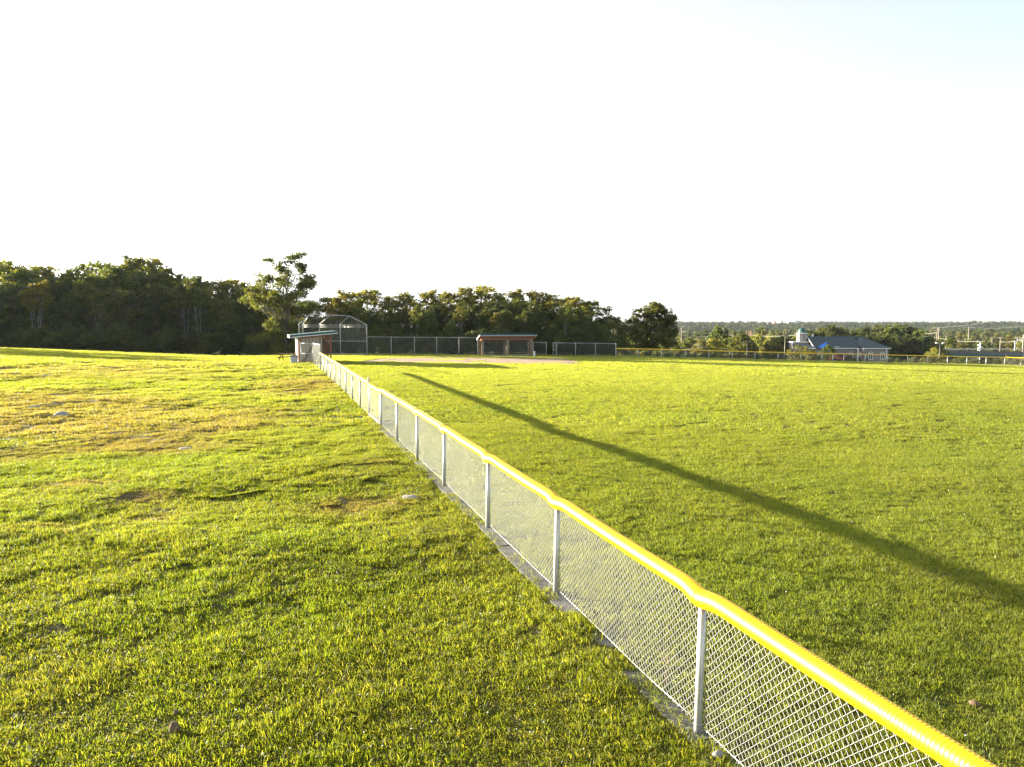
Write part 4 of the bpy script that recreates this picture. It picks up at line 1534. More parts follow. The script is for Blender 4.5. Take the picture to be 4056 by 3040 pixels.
R1 = random.Random(3)
KIND = {'broad': ('dark broad leafy tree', 'broadleaf_tree'), 'deep': ('dense dark tree', 'broadleaf_tree'), 'mid': ('mid green leafy tree', 'broadleaf_tree'), 'tall': ('sunlit yellowish tall tree', 'poplar_tree'), 'slim': ('slender pale trunked tree', 'slender_tree'), 'gold': ('golden leaved slender tree', 'slender_tree'), 'bush': ('dark bushy shrub', 'shrub')}
def forest_tree(key, px, Y, top, wide=1.0):
    p = P(px, top, Y)
    z0 = gz(p.x, p.y)
    k = ''.join(c for c in key.split('_')[0] if c.isalpha())
    lab, nm = KIND[k]
    if 'leaf_yellow' in key: lab = 'yellow green leafy tree'
    row = ''
    place(key, p.x, p.y, max(p.z - z0, 1.0), lab + ' ' + zone(px), 'woods ' + zone(px) + ', ' + lab, nm, 'shrub' if k == 'bush' else 'tree', wide, z0)


px = -860
while px < 2440:                                   # back row: makes the skyline
    Y = front_y(px) + R1.uniform(15, 22)
    top = float(np.interp(px, SKY[:, 0], SKY[:, 1])) + R1.uniform(-4, 10)
    if 700 < px < 1000 or 1350 < px < 2200: keys = ['tall0', 'tall1', 'tall2', 'broad1_leaf_yellow', 'mid1_leaf_yellow', 'broad1_leaf_yellow']  # yellow leaf variants carry the sunlit look of the tops in their colour
    elif px < 250: keys = ['mid0', 'tall0', 'tall1', 'mid1_leaf_yellow', 'mid1']
    else: keys = ['broad0', 'broad1_leaf_yellow', 'broad2_leaf_mid', 'mid0', 'broad0_leaf_mid', 'mid1_leaf_yellow']
    forest_tree(R1.choice(keys), px, Y, top, R1.uniform(.9, 1.15) if px < 700 else R1.uniform(1.15, 1.5))
    px += R1.uniform(62, 92)
px = -880
while px < 2430:                                   # dense mass deep in the wood
    Y = front_y(px) + R1.uniform(11, 15)
    top = float(np.interp(px, SKY[:, 0], SKY[:, 1])) + R1.uniform(55, 110)
    forest_tree(R1.choice(['deep0', 'deep1']), px, Y, top, R1.uniform(1.0, 1.3))
    px += R1.uniform(60, 85)
px = -840
while px < 2420:                                   # second row
    Y = front_y(px) + R1.uniform(7, 12)
    top = float(np.interp(px, SKY[:, 0], SKY[:, 1])) + (R1.uniform(18, 70) if px < 700 else R1.uniform(45, 100))
    if px < 250: keys = ['mid0', 'tall0_leaf_mid', 'mid1', 'broad0_leaf_mid']
    else: keys = ['broad0', 'broad1', 'broad2', 'mid0_leaf_dark', 'mid0', 'deep0']
    forest_tree(R1.choice(keys), px, Y, top, R1.uniform(.95, 1.2))
    px += R1.uniform(70, 100)
px = -300
while px < 2400:                                   # front row, lower and in shade
    if 1000 < px < 1240:
        px += 60; continue
    Y = front_y(px) + R1.uniform(1, 5)
    top = float(np.interp(px, SKY[:, 0], SKY[:, 1])) + R1.uniform(80, 150)
    forest_tree(R1.choice(['broad0', 'mid0_leaf_dark', 'broad2', 'slim1', 'deep0', 'deep1', 'broad1']), px, Y, min(top, 1290), R1.uniform(.9, 1.15))
    px += R1.uniform(80, 125)
px = -260
while px < 2470:                                   # shrubs along the wood edge
    Y = front_y(px) + R1.uniform(-1.5, 3)
    forest_tree(R1.choice(['bush0', 'bush1', 'bush2', 'bush0', 'bush1']), px, Y, R1.uniform(1290, 1375) if px > 900 else R1.uniform(1270, 1350), R1.uniform(.9, 1.4))
    px += R1.uniform(38, 62)
# pale slender trunks and golden accents seen against the shade
for key, px, Y, top, lab in (('gold', 130, 108.5, 1112, 'golden leaved tree on bare pale trunks at the left end of the woods'), ('slim0', 395, 109, 1150, 'thin pale tree with a forked trunk against the dark woods on the left'),
                             ('slim1', 770, 109, 1075, 'clump of pale trunks at the dip in the left woods'), ('slim0', 720, 110, 1110, 'pale leaning trunks just left of the dip in the woods'), ('slim1', 880, 109, 1140, 'pale thin tree in the shade between the dip and the tall tree'),
                             ('gold', 1965, 97.5, 1232, 'small tree with golden top rising behind the open timber dugout'), ('slim0', 2240, 99, 1200, 'pale branching tree right of the open timber dugout'), ('slim1', 1650, 97, 1200, 'slender tree with pale trunks behind the tall fence'),
                             ('slim0', 1420, 97, 1180, 'slender pale trunked tree behind the backstop'), ('gold', 1330, 97.5, 1170, 'golden brown tree seen through the backstop hood'), ('slim1', 1830, 98, 1190, 'slender pale tree left of the open timber dugout')):
    Y += 5.5
    p = P(px, top, Y)
    place(key, p.x, p.y, p.z - gz(p.x, p.y), lab, 'pale trunked trees at the edge of the woods', 'slender_tree', 'tree', 1.0)


for x, y, h in ((-97, 95, 12.5), (-90.5, 97.5, 10.5), (-104, 97, 13)):
    place('broad1', x, y, h, 'broad dark tree at the outer left end of the woods', 'outer trees of the left woods', 'broadleaf_tree')

# tall feathery tree by the first dugout
def locust():
    Yt = 98.0
    p = P(1128, 1016, Yt)
    z0 = gz(p.x, p.y)
    H = p.z - z0
    m = 98 / F
    lob = []
    for px, py, rx, rz, dy in ((1150, 1035, 32, 16, 0), (1085, 1050, 34, 12, .8), (1200, 1060, 20, 16, -.5), (1130, 1085, 42, 18, 1), (1060, 1095, 40, 12, -1), (1195, 1105, 26, 16, 1), (1150, 1125, 45, 18, -1), (1070, 1135, 48, 15, 1), (1215, 1120, 18, 14, 0),
                                (1030, 1160, 45, 14, -.5), (1110, 1170, 52, 16, 1.5), (1190, 1150, 30, 18, .6), (1000, 1190, 42, 13, .4), (1075, 1200, 52, 15, -1.2), (1160, 1195, 45, 15, -.8), (1215, 1205, 32, 14, .8), (1040, 1215, 50, 13, 1.2), (1150, 1225, 60, 14, 1),
                                (1110, 1260, 45, 18, 0), (1150, 1285, 40, 18, 1), (1090, 1300, 40, 18, -.6), (1135, 1325, 48, 18, .4), (1060, 1335, 50, 15, -.5), (1120, 1355, 52, 18, .6), (1040, 1345, 30, 12, .6), (1110, 1385, 45, 15, 0), (1160, 1380, 30, 15, .8)):
        q = P(px, py, Yt)
        lob.append((q.x - p.x, dy * 1.3, q.z - z0, rx * m * 1.2, rx * m * 1.1, rz * m * 1.15))
    rl = random.Random(5)
    base = list(lob)
    for (a_, b_, c_, d_, e_, f_) in base:
        for _ in range(2):
            lob.append((a_ + rl.uniform(-.9, .9) * d_, b_ + rl.uniform(-.9, .9) * e_, c_ + rl.uniform(-1.6, 1.6) * f_, d_ * .7, e_ * .7, f_ * .8))
    cm, tm = tree_proto(H, lob, 14, 24, .14, 201, .62, .17)
    cm.materials.append(M['leaf_mid']); tm.materials.append(M['bark'])
    PROTO['locust'] = (H, cm, tm)
    place('locust', p.x, p.y, H, 'tall feathery yellow green tree standing proud of the woods beside the board sided dugout', None, 'locust_tree', 'tree', 1, z0, 0)


locust()


def round_tree():
    Yt = 112.0
    p = P(2580, 1195, Yt)
    z0 = gz(p.x, p.y)
    H = p.z - z0
    m = Yt / F
    lob = []
    r = random.Random(8)
    for px, py, rx, rz in ((2585, 1228, 40, 22), (2600, 1265, 42, 24), (2590, 1215, 35, 20), (2545, 1240, 35, 22), (2625, 1240, 32, 22), (2585, 1255, 45, 25), (2525, 1275, 32, 24), (2645, 1275, 28, 22), (2600, 1295, 50, 26), (2550, 1305, 42, 25), (2655, 1265, 18, 14), (2515, 1315, 25, 20), (2640, 1315, 38, 24), (2662, 1325, 22, 18), (2580, 1335, 55, 24), (2530, 1345, 32, 22), (2630, 1350, 42, 22), (2585, 1365, 48, 18), (2545, 1372, 30, 15), (2655, 1360, 20, 14)):
        q = P(px, py, Yt)
        lob.append((q.x - p.x, r.uniform(-1.6, 1.6), q.z - z0, rx * m * 1.05, rx * m * 1.1, rz * m * 1.2))
    cm, tm = tree_proto(H, lob, 17, 40, .19, 301, .62, .2)
    cm.materials.append(M['leaf_mid']); tm.materials.append(M['bark'])
    PROTO['roundtree'] = (H, cm, tm)
    place('roundtree', p.x, p.y, H, 'single round crowned green tree standing apart at the right end of the woods', None, 'maple_tree', 'tree', 1, z0, 0)


round_tree()
place('broad1', P(2475, 1300, 110).x, 110, 5.2, 'small dark tree in the gap between the woods and the single round tree', None, 'broadleaf_tree', 'tree', .8)

# ------------------------------------------------------------------ scrub behind the outfield fence
R2 = random.Random(12)
SCR = {'scrub0': 'dusty green bush', 'scrub1': 'dusty green bush', 'bush1_leaf_grey': 'dusty green bush', 'bush2_leaf_yellow': 'yellow green leafy bush', 'bush0_leaf_mid': 'mid green bush', 'bush1_leaf_mid': 'mid green bush', 'bush0': 'dark green bush', 'bush0_leaf_red': 'purple brown bush'}
def scrub(key, px, top, Y, wide=1.0, lab=None):
    p = P(px, top, Y)
    z0 = gz(p.x, p.y)
    h = max(p.z - z0, .7)
    side = 'left of the domed building' if px < 3120 else ('in front of the domed building' if px < 3520 else 'right of the domed building')
    place(key, p.x, p.y, h, lab or (SCR[key] + ' past the outfield fence ' + side.replace('the ', '')), None if lab else ('scrub ' + side + ', ' + SCR[key]), 'shrub', 'shrub', wide, z0)


px = 2490
while px < 4140:
    if 3250 < px < 3510:
        px += 30; continue
    Y = out_y(px) + R2.uniform(4, 22)
    scrub(R2.choice(['scrub0', 'scrub1', 'bush1_leaf_grey', 'bush0_leaf_mid', 'bush1_leaf_mid', 'bush0']), px, R2.uniform(1393, 1418) if px < 3550 else R2.uniform(1408, 1428), Y, R2.uniform(1.0, 1.7))
    px += R2.uniform(26, 44)
for key, px, top, Y, w, lab in (('bush2_leaf_yellow', 3180, 1370, 140, 1.15, 'yellow green leafy bush in front of the gable of the domed building'), ('bush1_leaf_grey', 3150, 1395, 132, 1.2, 'pale dusty bush below the tower of the domed building'),
                                ('bush0_leaf_red', 3320, 1398, 150, 1.2, 'purple brown bush in front of the long wall of the domed building'), ('bush0', 3278, 1362, 152, .55, 'narrow upright dark shrub before the roof of the domed building'),
                                ('bush1_leaf_mid', 3215, 1392, 136, 1.1, 'mid green bush right of the gable bush'), ('bush1_leaf_mid', 3362, 1405, 150, .8, 'green bush under the left window of the domed building')):
    scrub(key, px, top, Y, w, lab)


def cone_shrub(px, top, Y, lab):
    p = P(px, top, Y); z0 = gz(p.x, p.y); H = p.z - z0
    lob = [(0, 0, H * t, (1 - t) * .55 + .08, (1 - t) * .55 + .08, H * .12) for t in (.12, .28, .44, .6, .76, .9)]
    cm, tm = tree_proto(H, lob, 8, 14, .12, 401, .18, .05)
    cm.materials.append(M['leaf_dark']); tm.materials.append(M['bark'])
    PROTO['cone'] = (H, cm, tm)
    place('cone', p.x, p.y, H, lab, None, 'conical_shrub', 'shrub', 1, z0)


for px, top, lab in ((3386, 1419, 'smallest of three cone shaped shrubs by the wall of the domed building'), (3405, 1413, 'cone shaped shrub under the second window of the domed building'), (3434, 1417, 'cone shaped shrub left of the third window of the domed building')):
    cone_shrub(px, top, 178, lab)

# ------------------------------------------------------------------ the domed building
def domed_building():
    up = Vector((0, 0, 1))
    Yf = 185.0
    XL, XR = 80.4, 98.6
    D = 8.8
    ze, zr, zg = -1.65, 1.05, -5.75
    root = empty('domed_building', (XL, Yf, zg), 'grey single storey building with green dome, dark roof and blue tarp beyond the outfield fence', 'building')
    # walls
    w = MB()
    w.box(((XL + XR) / 2, Yf + D / 2, (zg + ze) / 2), (XR - XL, D, ze - zg))
    w.build('wall', M['siding'], root)
    # main gable wall at the left end
    g = MB()
    g.slab([(XL - .01, Yf, ze), (XL - .01, Yf + D, ze), (XL - .01, Yf + D / 2, zr - .1)], (.3, 0, 0))
    g.build('gable_wall', M['siding'], root)
    ym = Yf + D / 2
    o_ = .45
    # roof slopes as slabs
    rf = MB()
    rf.slab([(XL - .4, Yf - o_, ze - .2), (92.3, Yf - o_, ze - .2), (92.3, ym, zr), (XL - .4, ym, zr)], (0, -.03, .16))
    rf.slab([(XL - .4, Yf + D + o_, ze - .2), (XL - .4, ym, zr), (94.3, ym, zr), (XR + .4, Yf + D + o_, ze - .2)], (0, .03, .16))
    rf.build('roof', M['slate'], root)
    # right wing with its own hipped roof standing forward
    w2 = MB()
    w2.box(((92.2 + XR) / 2, Yf - .9, (zg + ze) / 2), (XR - 92.2, 2.4, ze - zg - .01))
    w2.build('wing_wall', M['siding'], root)
    r2 = MB()
    yf2 = Yf - 2.5
    apex = (94.35, ym, zr + .03)
    r2.slab([(91.7, yf2, ze - .17), (XR + .45, yf2, ze - .17), apex], (0, -.03, .15))
    r2.slab([(XR + .45, yf2, ze - .17), (XR + .45, Yf + D + .45, ze - .17), apex], (.03, 0, .15))
    r2.slab([(91.7, yf2, ze - .17), apex, (91.7 + .2, ym, zr - 1.2)], (-.03, 0, .15))
    r2.slab([(91.9, ym, zr - 1.2), apex, (92.4, ym + .02, zr + .02)], (-.03, 0, .15))
    r2.build('wing_roof', M['slate'], root)
    # eaves and rakes
    e = MB()
    e.box(((XL + 92.0) / 2 + .6, Yf - o_ - .05, ze - .22), (92.0 - XL - 1.2, .08, .22))
    e.box(((91.7 + XR + .45) / 2, yf2 - .05, ze - .20), (XR + .45 - 91.7, .08, .22))
    e.build('eaves', M['white_trim'], root)
    for ya in (Yf - o_, Yf + D + o_):
        MB().beam((XL - .45, ya, ze - .15), (XL - .45, ym, zr + .12), .1, .26, up=(1, 0, 0)).build('rake_board', M['white_trim'], root)
    # crescent on the gable
    c = MB()
    n = 14
    pts = []
    for k in range(n + 1):
        a = math.radians(60 + 240 * k / n)
        pts.append((.75 * math.cos(a), .75 * math.sin(a)))
    for k in range(n, -1, -1):
        a = math.radians(60 + 240 * k / n)
        pts.append((.22 + .62 * math.cos(a), .70 * math.sin(a)))
    vs = [(XL - .03, ym - x, -.45 + z) for x, z in pts]
    fs = [(k, k + 1, 2 * n - k, 2 * n + 1 - k) for k in range(n)]
    vs2 = [(XL - .09, y, z) for _, y, z in vs]
    m = len(vs)
    c.add(vs2 + vs, fs + [tuple(i + m for i in reversed(q)) for q in fs] + [(i, (i + 1) % m, m + (i + 1) % m, m + i) for i in range(m)])
    c.build('crescent', M['white_trim'], root)
    # windows
    def win(px0, px1, yw):
        x0, x1 = (px0 - CX) / F * yw, (px1 - CX) / F * yw
        zt, zb = CAM_H - (1401 - YH) / F * yw, CAM_H - (1424 - YH) / F * yw
        xm = (x0 + x1) / 2
        f = MB()
        for x in (x0, x1, xm): f.box((x, yw - .05, (zt + zb) / 2), (.13, .1, zt - zb))
        for z in (zt, zb): f.box((xm, yw - .06, z), (x1 - x0 + .16, .12, .14))
        hw = (x1 - x0) / 2
        for k in range(6):
            a0, a1 = math.pi * k / 6, math.pi * (k + 1) / 6
            f.beam((xm + hw * math.cos(a0), yw - .05, zt + .45 * math.sin(a0)), (xm + hw * math.cos(a1), yw - .05, zt + .45 * math.sin(a1)), .09, .1, up=(0, 1, 0))
        fr = f.build('window', M['white_trim'], root)
        for s in (-1, 1):
            MB().box((xm + s * (x1 - x0) / 4, yw - .02, (zt + zb) / 2), ((x1 - x0) / 2 - .14, .03, zt - zb - .14)).build('pane', M['glass'], fr)
    yw2 = Yf - 2.13
    win(3440, 3456, yw2)
    win(3487, 3503, yw2)
    win(3395, 3409, yw2) if False else win(3396, 3408, yw2)
    win(3361, 3377, Yf)
    win(3290, 3305, Yf)
    win(3240, 3255, Yf)
    for px_ in (3398, 3511):
        x = (px_ - CX) / F * yw2
        MB().box((x, yw2 - .03, (zg + ze) / 2), (.22, .1, ze - zg - .3)).build('corner_board', M['white_trim'], root)
    # tower: block, drum, cornice, dome, finial
    tx, ty = 78.7, 190.0
    t = MB(); t.box((tx - .9, ty + .6, (zg - .35) / 2), (4.0, 4.0, -.45 - zg)); t.build('tower_base', M['siding'], root)
    MB().box((tx - .9, ty + .6, -.30), (4.5, 4.5, .3)).build('cornice', M['white_trim'], root)
    MB().lathe((tx, ty, -.15), [(1.42, 0), (1.42, 2.05)], 8).build('drum', M['siding'], root)
    MB().lathe((tx, ty, 1.88), [(1.5, 0), (1.62, .08), (1.62, .2), (1.3, .28)], 8).build('cornice', M['white_trim'], root)
    prof = [(1.02, 2.1), (1.08, 2.25)] + [(1.06 * math.cos(a) ** .8, 2.3 + 1.25 * math.sin(a)) for a in np.linspace(.05, 1.5, 8)]
    MB().lathe((tx, ty, 0), prof, 12).build('dome', M['dome'], root, smooth=False)
    MB().lathe((tx, ty, 3.5), [(.07, 0), (.07, .12), (.12, .2), (.04, .32), (.02, .6)], 8).build('finial', M['pole_wood'], root)
    for k in (5, 6, 4):
        a = 2 * math.pi * (k + .5) / 8
        n_ = Vector((math.cos(a), math.sin(a), 0)); s_ = Vector((-n_.y, n_.x, 0))
        q = Vector((tx, ty, .95)) + n_ * 1.31
        f = MB(); f.box(q + n_ * .02, (.46, .06, 1.45), s_, n_, up); f.build('tower_window', M['grey_trim'], root)
        MB().box(q + n_ * .055, (.3, .03, 1.2), s_, n_, up).build('tower_pane', M['tan_wall'], root)
    # low porch roof left of the tower, and lean-to below the gable
    MB().slab([(74.6, 184.5, -1.75), (80.0, 184.5, -1.75), (79.6, 187.5, -.95), (75.6, 187.5, -.95)], (0, 0, .18)).build('porch_roof', M['slate'], root)
    MB().box((77.2, 184.4, -1.82), (5.6, .1, .22)).build('eaves', M['white_trim'], root)
    MB().box((77.3, 186.2, (zg - 1.9) / 2), (4.8, 3.0, -1.9 - zg)).build('porch_wall', M['siding'], root)
    # tarp lying on the front slope
    sl = (zr - (ze - .2)) / (D / 2 + o_)
    def on(px_, py_):
        y = Yf
        for _ in range(8):
            q = P(px_, py_, y)
            y += ((q.z - .22 - (ze - .2)) / sl + Yf - o_ - y) * .5
        q = P(px_, py_, y); return q
    tp = [on(3238, 1378), on(3257, 1380), on(3268, 1374), on(3277, 1355), on(3262, 1362)]
    MB().slab([q + Vector((0, -.05, .05)) for q in tp], (0, -.02, .04)).build('tarp', M['tarp'], root)
    for px_, py_ in ((3316, 1376), (3304, 1381)):
        q = on(px_, py_)
        MB().box(q + Vector((0, -.05, .06)), (1.3, .2, .12)).build('ridge_vent', M['white_trim'], root)
    MB().box((81.6, ym + .5, zr + .3), (.35, .35, 1.0)).build('chimney', M['white_trim'], root)


domed_building()

# ------------------------------------------------------------------ valley trees
R3 = random.Random(21)
VK = {'vale0': 'mid green rounded tree', 'vale1': 'yellow green rounded tree', 'vale2': 'pale dusty green tree', 'valedark': 'dark dense tree', 'vale0_leaf_dark': 'dark green rounded tree', 'vale1_leaf_mid': 'mid green loose tree'}
def vale(key, px, top, Y, wide=1.0, where=None, lab=None):
    p = P(px, top, Y)
    z0 = gz(p.x, p.y)
    h = max(p.z - z0, 2.0)
    w = where or ('in the valley left of the domed building' if px < 3120 else ('in the valley behind the domed building' if px < 3660 else 'in the valley beyond the bridge'))
    place(key, p.x, p.y, h, lab or (VK[key] + ' ' + w), None if lab else ('trees ' + w + ', ' + VK[key]), 'valley_tree', 'tree', wide * 9.0 / max(h, 6.0) if h > 11 else wide, z0)


# left of the building
px = 2440
while px < 3130:
    vale(R3.choice(['vale0', 'vale1', 'vale2', 'vale1_leaf_mid']), px, R3.uniform(1338, 1366), R3.uniform(175, 215), R3.uniform(.8, 1.15)); px += R3.uniform(34, 60)
px = 2430
while px < 3200:
    vale(R3.choice(['vale0', 'vale1', 'vale2', 'vale1', 'vale1_leaf_mid']), px, R3.uniform(1322, 1348), R3.uniform(290, 360), R3.uniform(.9, 1.2)); px += R3.uniform(26, 44)
px = 2420
while px < 3240:
    vale(R3.choice(['vale0', 'vale1', 'vale2', 'vale1_leaf_mid', 'vale0_leaf_dark']), px, R3.uniform(1306, 1325), R3.uniform(480, 600), R3.uniform(.9, 1.2)); px += R3.uniform(22, 36)
for px, top, Y, lab in ((2845, 1297, 200, 'large round tree standing above the valley left of the poles'), (3015, 1297, 400, 'broad round tree below the white hospital blocks'), (2945, 1324, 190, 'flat topped tree beside the dark lamp post')):
    vale('vale0', px, top, Y, 1.0, None, lab)
for px, top in ((3075, 1338), (3100, 1332), (3128, 1340), (3050, 1346)):
    vale('vale1_leaf_mid', px, top, 193, .8)
# behind the building
for px, top in ((3205, 1310), (3252, 1304), (3308, 1291), (3330, 1302), (3362, 1308), (3410, 1304), (3445, 1297), (3478, 1291), (3512, 1292), (3545, 1289), (3580, 1291), (3612, 1298), (3640, 1312), (3655, 1330)):
    vale(R3.choice(['valedark', 'vale0_leaf_dark', 'valedark', 'vale0']), px, top, R3.uniform(222, 250), 1.15)
for px in range(3400, 3670, 36):
    vale('valedark', px, R3.uniform(1325, 1345), R3.uniform(208, 220), 1.0)
# right
px = 3670
while px < 4200:
    vale(R3.choice(['vale0', 'vale1', 'vale1_leaf_mid', 'vale0_leaf_dark', 'vale0']), px, R3.uniform(1335, 1362), R3.uniform(285, 330), R3.uniform(.8, 1.1)); px += R3.uniform(26, 44)
px = 3650
while px < 4200:
    vale(R3.choice(['vale0', 'vale1', 'vale2', 'vale1_leaf_mid']), px, R3.uniform(1318, 1336), R3.uniform(400, 480), R3.uniform(.9, 1.2)); px += R3.uniform(22, 38)
px = 3640
while px < 4200:
    vale(R3.choice(['vale0', 'vale1_leaf_mid', 'vale0_leaf_dark', 'vale2']), px, R3.uniform(1302, 1316), R3.uniform(600, 760), R3.uniform(1.0, 1.3)); px += R3.uniform(18, 30)
vale('vale1', 3720, 1345, 205, .9, None, 'leafy tree with sunlit left side behind the floodlight post')
scrub('bush2_leaf_yellow', 3705, 1378, 150, 1.0, 'yellow green bush at the foot of the floodlight post')

# far woods as one mass: small whole trees scattered on the hills
def far_woods():
    coll = bpy.data.collections.new('far_trees')
    COL.children.link(coll)
    for s, mk in ((0, 'leaf_far'), (1, 'leaf_dark'), (2, 'leaf_far')):
        v, tint = crown_arrays(round_lobes(9, 8.5, .1, 9, 500 + s, rad=.27), 8, 9, .75, 510 + s, 1.0)
        me = np_mesh('far_tree', v, np.arange(len(v)).reshape(-1, 4), False, {'rnd': tint})
        me.materials.append(M[mk])
        o = bpy.data.objects.new('far_tree', me)
        coll.objects.link(o)
        p = P(2750 + 300 * s, 1300, 1250)
        o.location = (p.x, p.y, gz(p.x, p.y))
        tag(o, 'hillside tree in the far woods', kind='stuff')
    r = np.random.default_rng(77)
    n = 10500
    Y = 800 + 1650 * r.random(n) ** .8
    pxs = r.uniform(2300, 4400, n)
    X = (pxs - CX) / F * Y
    den = fbm(X / 90, Y / 90, 61, 3)
    k = (den > .40) | (Y > 1500)
    hos = (Y > 1700) & (Y < 1960) & (pxs > 2990) & (pxs < 3165)
    k &= ~hos
    X, Y, den = X[k], Y[k], den[k]
    Z = ground_z(X, Y)
    m = len(X)
    s = (.75 + .7 * r.random(m)) * np.where(Y > 1500, 1.15, .9)
    rot = np.stack([np.zeros(m), np.zeros(m), r.random(m) * 6.28], 1)
    scatter('far_woods', coll, np.stack([X, Y, Z - .3], 1), rot, np.stack([s, s, s * (.8 + .4 * r.random(m))], 1), r.integers(0, 3, m), {'dry': np.zeros(m)}, 'hazy wooded hills on the far side of the valley')


far_woods()

# far pale ridge
def ridge():
    Yr = 2650
    xs = np.linspace(1250, 2350, 60)
    V, Fc = [], []
    for k, x in enumerate(xs):
        t = k / 59
        h = 5 + 11 * math.sin(math.pi * min(t * 1.4, 1)) * (.8 + .2 * math.sin(t * 19)) 
        V += [(x, Yr - 300, -30), (x, Yr, h), (x, Yr + 300, -30)]
    for k in range(59):
        for j in (0, 1):
            a = k * 3 + j
            Fc.append((a, a + 3, a + 4, a + 1))
    me = np_mesh('hills', np.array(V), np.array(Fc), True)
    o = link('hills', me, None, M['hill'])
    tag(o, 'pale blue ridge on the horizon at the right', kind='structure')


ridge()

# ------------------------------------------------------------------ hospital on the hill
def hospital():
    Yh_ = 1850.0
    root_n = 0
    blocks = ((2992, 3002, 1283, 'tan_wall', 'small tan block at the left end of the hilltop hospital'), (3004, 3022, 1283, 'blue_wall', 'low blue grey block of the hilltop hospital'), (3011, 3014, 1276, 'tan_wall', 'thin grey stack beside the blue hospital block'), (3036, 3054, 1281, 'tan_wall', 'low tan roofed block between the blue and orange hospital blocks'),
              (3056, 3068, 1274.5, 'brick_wall', 'orange brick block on the hilltop'), (3069, 3082, 1275, 'white_wall', 'low white block right of the orange brick one'), (3083, 3095, 1271, 'white_wall', 'tallest white hospital tower, left of the gap'), (3098, 3110, 1272, 'white_wall', 'white hospital tower framed in grey'),
              (3111, 3118, 1278, 'tan_wall', 'grey link block between the white hospital towers'), (3118, 3142, 1275, 'white_wall', 'long white hospital wing'), (3139, 3155, 1272, 'white_wall', 'right hand white hospital tower'), (3100, 3150, 1284, 'blue_wall', 'long low blue grey base block of the hospital'))
    for i, (a, b, t, mk, lab) in enumerate(blocks):
        Y = Yh_ + (i % 3) * 25 + (40 if 'base' not in lab else -30)
        x0, x1 = (a - CX) / F * Y, (b - CX) / F * Y
        zt = CAM_H + (YH - t) / F * Y
        zb = gz((x0 + x1) / 2, Y) - 2
        root = empty('hospital_block', ((x0 + x1) / 2, Y, zb), lab, 'building', 'hospital buildings on the far hill')
        MB().box(((x0 + x1) / 2, Y, (zt + zb) / 2), (x1 - x0, 18, zt - zb)).build('wall', M[mk], root)
        MB().box(((x0 + x1) / 2, Y, zt + .3), (x1 - x0 + .6, 18.6, .6)).build('parapet', M['white_wall' if mk == 'white_wall' else 'tan_wall'], root)
        z = zt - 2.2
        while z > zb + 5 and (x1 - x0) > 5:
            MB().box(((x0 + x1) / 2, Y - 9.05, z), ((x1 - x0) * .8, .2, 1.1)).build('window_band', M['window_band'], root)
            z -= 3.6


hospital()

# ------------------------------------------------------------------ poles, wires, road, bridge
def pole(px, top, Y, r=.14, arms=(), mat='pole_wood', label='', name='utility_pole', cat='pole', heads=0):
    p = P(px, top, Y)
    z0 = gz(p.x, p.y)
    root = empty(name, (p.x, p.y, z0), label, cat)
    MB().tube([(p.x, p.y, z0 - .5), (p.x, p.y, p.z)], [r * 1.2, r * .8], 8).build('shaft', M[mat], root, smooth=True)
    for dz, w in arms:
        MB().box((p.x, p.y, p.z - dz), (w, .14, .16)).build('crossarm', M[mat], root)
        for s in (-.9, -.45, .45, .9):
            MB().lathe((p.x + s * w / 2, p.y, p.z - dz + .08), [(.05, 0), (.08, .1), (.05, .25)], 6).build('insulator', M['white_trim'], root)
    if heads:
        for s in (-1, 1):
            MB().beam((p.x, p.y, p.z - .05), (p.x + s * .55, p.y, p.z + .1), .08, .08).build('arm', M[mat], root)
            MB().box((p.x + s * .6, p.y, p.z + .12 - heads * .1), (.42, .3, .16), (math.cos(.3 * s), 0, math.sin(.3 * s)), (0, 1, 0), (-math.sin(.3 * s), 0, math.cos(.3 * s))).build('lamp_head', M['white_trim' if heads > 1 else mat], root)
    return root


for a in ((3838, 1294, 340, .16, ((.6, 6.0),), 'pole_wood', 'tall pale utility pole with one crossarm standing above the valley trees'), (3713, 1300, 330, .15, ((1.2, 2.4), (7.0, 2.4)), 'pole_wood', 'darker of two close utility poles above the floodlight post'),
          (3719, 1300, 336, .16, (), 'pole_wood', 'pale pole right beside the crossarmed pole above the floodlight post'), (3748, 1333, 300, .14, (), 'pole_wood', 'short pale pole right of the close pair'), (3963, 1337, 300, .15, ((.3, 1.6),), 'pole_wood', 'pale pole among the trees right of the tall crossarm pole'),
          (3930, 1337, 380, .15, (), 'pole_wood', 'shorter pale pole just left of the one among the trees'), (4021, 1351, 290, .2, ((.3, 1.6),), 'steel', 'white steel pole at the substation edge'), (4054, 1325, 280, .2, (), 'pole_wood', 'yellowish pole at the right border of the view'),
          (2700, 1292, 330, .17, ((.5, 3.0), (3.2, 3.0)), 'pole_wood', 'tall pale utility pole just right of the single round tree'), (2797, 1332, 330, .15, ((.3, 2.0),), 'pole_wood', 'short pale pole under the sunlit wires'), (2895, 1329, 330, .15, ((.3, 1.6),), 'pole_wood', 'small grey pole left of the brown poles'),
          (2957, 1308, 320, .22, (), 'pole_brown', 'leftmost of four rusty brown poles'), (2968, 1309, 322, .22, (), 'pole_brown', 'second of four rusty brown poles'), (2973, 1312, 324, .22, (), 'pole_brown', 'third of four rusty brown poles'), (2979, 1312, 322, .22, ((1.2, 1.6),), 'pole_brown', 'rightmost of four rusty brown poles')):
    pole(a[0], a[1], a[2], a[3], a[4], a[5], a[6])
for k, px_ in enumerate((4030, 4038, 4046)):
    pole(px_, 1338, 300, .17, ((.3, 2.2),), 'steel', ('left', 'middle', 'right')[k] + ' one of three steel substation masts at the right border', 'substation_mast', 'mast')
